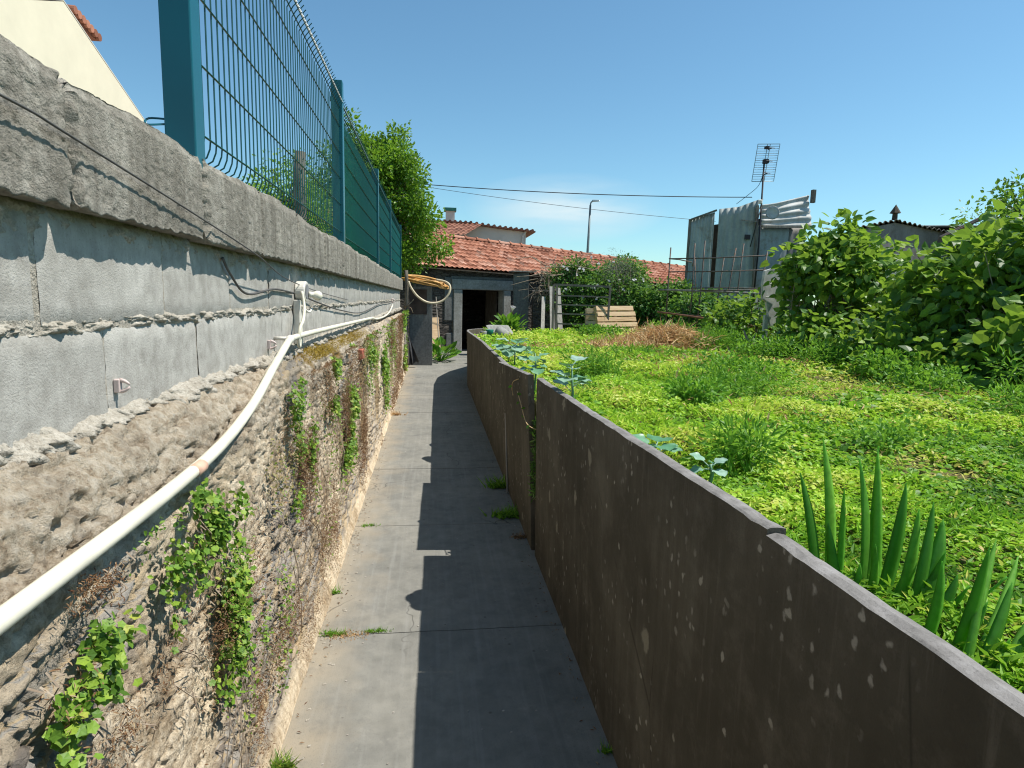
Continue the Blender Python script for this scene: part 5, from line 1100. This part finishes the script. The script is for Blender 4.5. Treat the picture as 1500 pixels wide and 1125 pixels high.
# --- creepers on the stone wall
def wallplant(y, z, ry, rz, n, s, label, seed, mat, tpl=IVY, dens=.03, x0=-.548, hang=.4, name='wall_creeper', cat='creeper', group=None, base=.5, lines=0):
    rg = RS(seed); t = thing(name, (x0, y, z), label, cat, group); k = max(8, n//26)
    cy_ = y+rg.normal(size=k*8)*ry*.95; cz_ = z+rg.normal(size=k*8)*rz*.6; o_ = np.argsort(-fbm(cy_*(1.1/ry), cz_*(1.1/rz), seed, 3)-.12*rg.uniform(size=k*8))[:k]; ty = cy_[o_]; tz = np.maximum(cz_[o_], .06); tx = x0+rg.uniform(.0, dens, k); kk = rg.randint(0, k, n)
    sp = min(ry, rz)*.13+.006
    P = np.stack([tx[kk]+np.abs(rg.normal(size=n))*.012, ty[kk]+rg.normal(size=n)*sp, tz[kk]+rg.normal(size=n)*sp*1.4], -1)
    P[:, 2] = np.where(P[:, 1] < 2.2, np.minimum(P[:, 2], 1.15-.03*rg.uniform(size=n)), np.minimum(P[:, 2], 1.24))
    D = unit(rdir(rg, n)*.8+[.25, 0, -hang]); Nn = unit(rdir(rg, n)*.5+[.75, 0, .55]); Lv = Leaves()
    Lv.add(tpl, P, D, Nn, s*rg.uniform(.5, 1.25, n), base+rg.uniform(-.45, .45, n)); Lv.build('leaves', mat, t)
    mb = MB(); m = (max(8, k//8) if mat is L_dry else max(12, k//2)) if y > 1.3 else 5
    for i in range(m):
        a = np.array([x0+.004, y+rg.normal()*ry*.4, z+rg.normal()*rz*.4]); b = a+[rg.uniform(0, .012), rg.normal()*ry*.2, -abs(rg.normal())*rz*.4]; mb.tube([tuple(a), tuple((a+b)/2+[.015, 0, 0]), tuple(b)], [.0018, .0014, .0009], 3, rg.uniform(), cap=False)
    mb.build('stems', M_twig, t)
for i, (yy_, zz_, ry_, rz_2, n_, lb_) in enumerate(((1.25, .8, .35, .3, 260, 'sparse yellow-green seedlings dotted on the near plaster'), (2.1, .95, .3, .25, 300, 'sparse seedlings dotted between the two hanging creepers'), (3.1, .55, .6, .35, 500, 'sparse green flecks low on the middle wall'), (5.2, .95, .8, .35, 700, 'sparse green flecks high on the wall by the brick'), (8.6, .8, 1.6, .5, 900, 'sparse green flecks on the far wall'))):
    wallplant(yy_, zz_, ry_, rz_2, n_, .010+.002*yy_, lb_, 660+i, L_pink if i % 2 else L_wallg, tpl=OVAL, name='wall_seedlings', cat='seedlings')
GW = 'green creepers on the stone wall'; DW = 'dried brown growth on the stone wall'
gp = [(.90, 1.03, .08, .07, 260, .020, 'broad-leaved green creeper at the left edge, just under the pipe'),
      (.93, .90, .06, .06, 50, .018, 'few scattered green leaves below the left edge creeper'),
      (1.50, 1.05, .10, .16, 900, .017, 'green creeper with small leaves hanging just below the pipe'),
      (1.70, .60, .12, .34, 1500, .017, 'long yellow-green creeper trailing low on the wall near the path'),
      (2.56, 1.08, .10, .12, 500, .018, 'small green creeper high up beyond the pipe bend'), (2.62, .84, .12, .10, 500, .017, 'small green creeper in the middle of the wall below the pipe bend'),
      (4.15, .93, .14, .30, 1300, .024, 'tall bright green creeper strip on the middle of the wall'), (3.95, .55, .16, .16, 700, .022, 'green creeper low on the wall below the tall strip'),
      (5.6, 1.02, .2, .2, 500, .03, 'green tuft high on the far part of the wall'), (3.45, 1.06, .14, .10, 400, .022, 'green tuft between the two pipe-side creepers'),
      (7.4, .9, .3, .4, 800, .035, 'pale green growth beyond the red brick'), (12.6, .95, .5, .35, 700, .05, 'green growth at the end of the wall by the post'), (12.9, .25, .3, .25, 400, .05, 'low green growth at the wall end beside the dark rag')]
for i, g_ in enumerate(gp): wallplant(*g_, 600+i, L_wallg, group=GW)
dp_ = [(2.32, .68, .16, .30, 3600, .011, 'rusty brown dried creeper in the middle of the near wall'), (2.95, .95, .25, .25, 3000, .012, 'brown dried creeper below the mossy ledge'),
       (3.6, .70, .30, .40, 3600, .013, 'reddish dried creeper beside the tall green strip'), (1.58, .85, .10, .16, 1300, .009, 'thin dried stalks under the small-leaved creeper'),
       (1.35, .74, .10, .12, 700, .009, 'sparse dried stalks near the lower left'), (1.05, 1.10, .10, .06, 500, .009, 'dried stalks just under the pipe at left'), (1.0, .86, .12, .10, 900, .010, 'dried brown growth at the lower left corner'),
       (2.7, .55, .5, .4, 4200, .010, 'fine brown dried fuzz low on the near wall'), (3.9, .95, .6, .3, 4500, .012, 'fine brown dried fuzz high on the middle wall'), (5.0, .75, .45, .5, 3800, .018, 'dried brown growth beyond the tall green strip'), (8.5, .6, 1.6, .6, 4200, .028, 'long dried growth along the far wall'), (11.5, .55, 1.2, .6, 2600, .035, 'dried growth near the wall end'),
       (1.78, .40, .12, .25, 1400, .010, 'dried growth mixed into the long trailing creeper')]
for i, g_ in enumerate(dp_): wallplant(*g_, 640+i, L_dry, tpl=NARROW, name='dried_creeper', cat='dried creeper', group=DW)
# red brick fragment in wall, moss
mb = MB(); mb.box((-.60, 4.95, 1.08), (-.535, 5.10, 1.16)); tag(soften(mb.build('brick_fragment', plain('red_brick', (.45, .15, .10), .9, .2)), .008), 'single red brick fragment set in the top of the stone wall', 'brick')
rg = RS(77); Lv = Leaves(); n = 5000; y = np.concatenate([rg.normal(3.45, .22, n//2), rg.normal(4.7, .5, n-n//2)]); x = rg.uniform(-.66, -.56, n); P = np.stack([x, y, 1.335-.010*y-(x+.66)*.45+rg.uniform(0, .02, n)], -1)
Lv.add(NARROW, P, rdir(rg, n)+[0, 0, .4], rdir(rg, n), .012, rg.uniform(.5, 1, n)); tag(Lv.build('ledge_moss', leafm('ochre_moss', [(0, (.16, .09, .015)), (.6, (.36, .24, .04)), (1, (.50, .38, .08))], .15, (.4, .28, .05), .9, .1)), 'ochre moss growing on the ledge beyond the wall lamp', 'moss', kind='stuff')
# --- tufts and vine bits around the path
def tuft(x, y, r, h, n, label, seed, mat=None, z=0.):
    rg = RS(seed); Lv = Leaves(); P = np.stack([x+rg.normal(size=n)*r, y+rg.normal(size=n)*r*.35, np.full(n, z)], -1)
    D = unit(rdir(rg, n)*[1, 1, .3]+[0, 0, .75]); Lv.add(BLADE, P, D, rdir(rg, n), h*rg.uniform(.4, 1.2, n), rg.uniform(0, 1, n)); Lv.add(OVAL, P, D, rdir(rg, n)+[0, 0, 1], h*.35, rg.uniform(0, 1, n))
    tag(Lv.build('grass_tuft', mat or L_weed), label, 'grass tuft', 'grass tufts in the path joints')
tuft(-.45, 2.79, .028, .032, 160, 'small green grass tuft in the nearest sunlit path joint', 701); tuft(-.385, 2.775, .05, .02, 260, 'dry yellow grass beside the green tuft in the nearest sunlit joint', 702, L_corn)
tuft(-.285, 2.80, .016, .025, 70, 'tiny green tuft, middle one of the nearest joint', 703); tuft(-.235, 2.80, .022, .026, 90, 'tiny green tuft nearest the shadow edge in the joint', 704)
tuft(-.42, 4.18, .03, .028, 90, 'small green tuft in the second sunlit joint near the stone wall', 705); tuft(-.52, 3.2, .02, .05, 60, 'green tuft at the foot of the stone wall', 706); tuft(-.50, 1.95, .02, .07, 160, 'yellowish tuft at the foot of the stone wall near the camera', 707, L_wallg)
tuft(-.53, 8.2, .08, .08, 140, 'dry brown tuft at the far foot of the stone wall', 708, L_corn); tuft(.63, 1.92, .012, .045, 50, 'tiny shaded weed at the foot of the spotted slab', 709)
tuft(.61, 5.0, .05, .12, 240, 'shaded weeds at the foot of the metal strip', 710); tuft(.60, 4.3, .06, .10, 300, 'shaded dark weeds at the foot of the leaning slab', 711); tuft(.62, 3.9, .04, .05, 120, 'shaded dry weeds at the foot of the open gap', 712, L_dry)
mb = MB(); pth = smooth_pts([(.655, 3.60, .80), (.60, 3.62, .82), (.585, 3.72, .84), (.575, 3.86, .92), (.57, 4.0, .98)]); mb.tube(pth, .003, 5, .8); pth2 = smooth_pts([(.58, 4.02, 1.06), (.555, 4.1, 1.03), (.555, 4.16, .98), (.56, 4.14, .93)]); mb.tube(pth2, .0035, 5, .8)
t = thing('stray_vine', (.6, 3.8, .8), 'thin yellowish vine shoot creeping out of the open gap between slabs', 'vine'); mb.build('stem', L_corn, t)
rg = RS(720); Lv = Leaves(); P = np.array([(.57, 3.80, .90), (.565, 3.86, .93), (.56, 3.95, .97), (.575, 3.72, .86), (.55, 4.1, 1.0), (.60, 3.63, .83), (.63, 3.61, .76), (.64, 3.63, .70)]); Lv.add(OVAL, P, rdir(rg, 8)+[0, 0, -.3], np.tile([-1, -.4, .2], (8, 1)), .035, rg.uniform(size=8)); Lv.build('leaves', L_lily, t)
rg = RS(721); Lv = Leaves(); n = 240; P = np.stack([rg.uniform(.63, .67, n), 3.645+rg.normal(size=n)*.012, rg.uniform(.35, .85, n)], -1); Lv.add(NARROW, P, rdir(rg, n), rdir(rg, n), .045, rg.uniform(size=n)); tag(Lv.build('gap_weeds', L_vine), 'dark weeds and roots wedged in the open gap between slabs', 'weed')
# dry leaf crumbs gathered at both edges of the path
rg = RS(741); Lv = Leaves(); n = 700; sd_ = rg.uniform(size=n) < .45; x = np.where(sd_, -.50+np.abs(rg.normal(size=n))*.035, .63-np.abs(rg.normal(size=n))*.04); y = rg.uniform(1.6, 12, n)
Lv.add(NARROW, np.stack([x, y, np.full(n, .006)], -1), rdir(rg, n)*[1, 1, .1], rdir(rg, n)*.2+[0, 0, 1], rg.uniform(.008, .022, n), rg.uniform(size=n)); tag(Lv.build('leaf_crumbs', L_dry), 'brown leaf crumbs gathered along both edges of the path', 'litter', kind='stuff')
# little litter on the path
def chips(pts, s, mat, label, name='path_litter'):
    mb = MB(); rg = RS(len(pts))
    for x, y in pts: mb.hexa([(x, y, .001), (x+s*rg.uniform(.5, 1), y+.2*s, .001), (x+s*.8, y+s*.8, .001), (x-.1*s, y+s*.6, .001), (x, y, .003), (x+s*.6, y+.2*s, .003), (x+s*.8, y+s*.8, .0035), (x, y+s*.6, .003)], rg.uniform())
    tag(mb.build(name, mat), label, 'litter', kind='stuff')
rg = RS(731); chips([(rg.uniform(-.5, .62), rg.uniform(1.7, 7)) for _ in range(110)], .009, M_greywood, 'small pale specks of grit strewn over the path')
chips([(rg.uniform(-.52, -.42), rg.uniform(1.9, 12)) for _ in range(160)], .016, M_mort.m, 'crumbs of fallen mortar along the foot of the stone wall', 'mortar_crumbs')
for o in bpy.data.objects:
    if '_o' in o: del o['_o']
cy = SC.cycles
cy.max_bounces = 5; cy.diffuse_bounces = 2; cy.glossy_bounces = 2; cy.transmission_bounces = 3; cy.transparent_max_bounces = 12; cy.use_denoising = True
cy.sample_clamp_indirect = 6
cy.pixel_filter_type = 'BLACKMAN_HARRIS'; cy.filter_width = 1.15
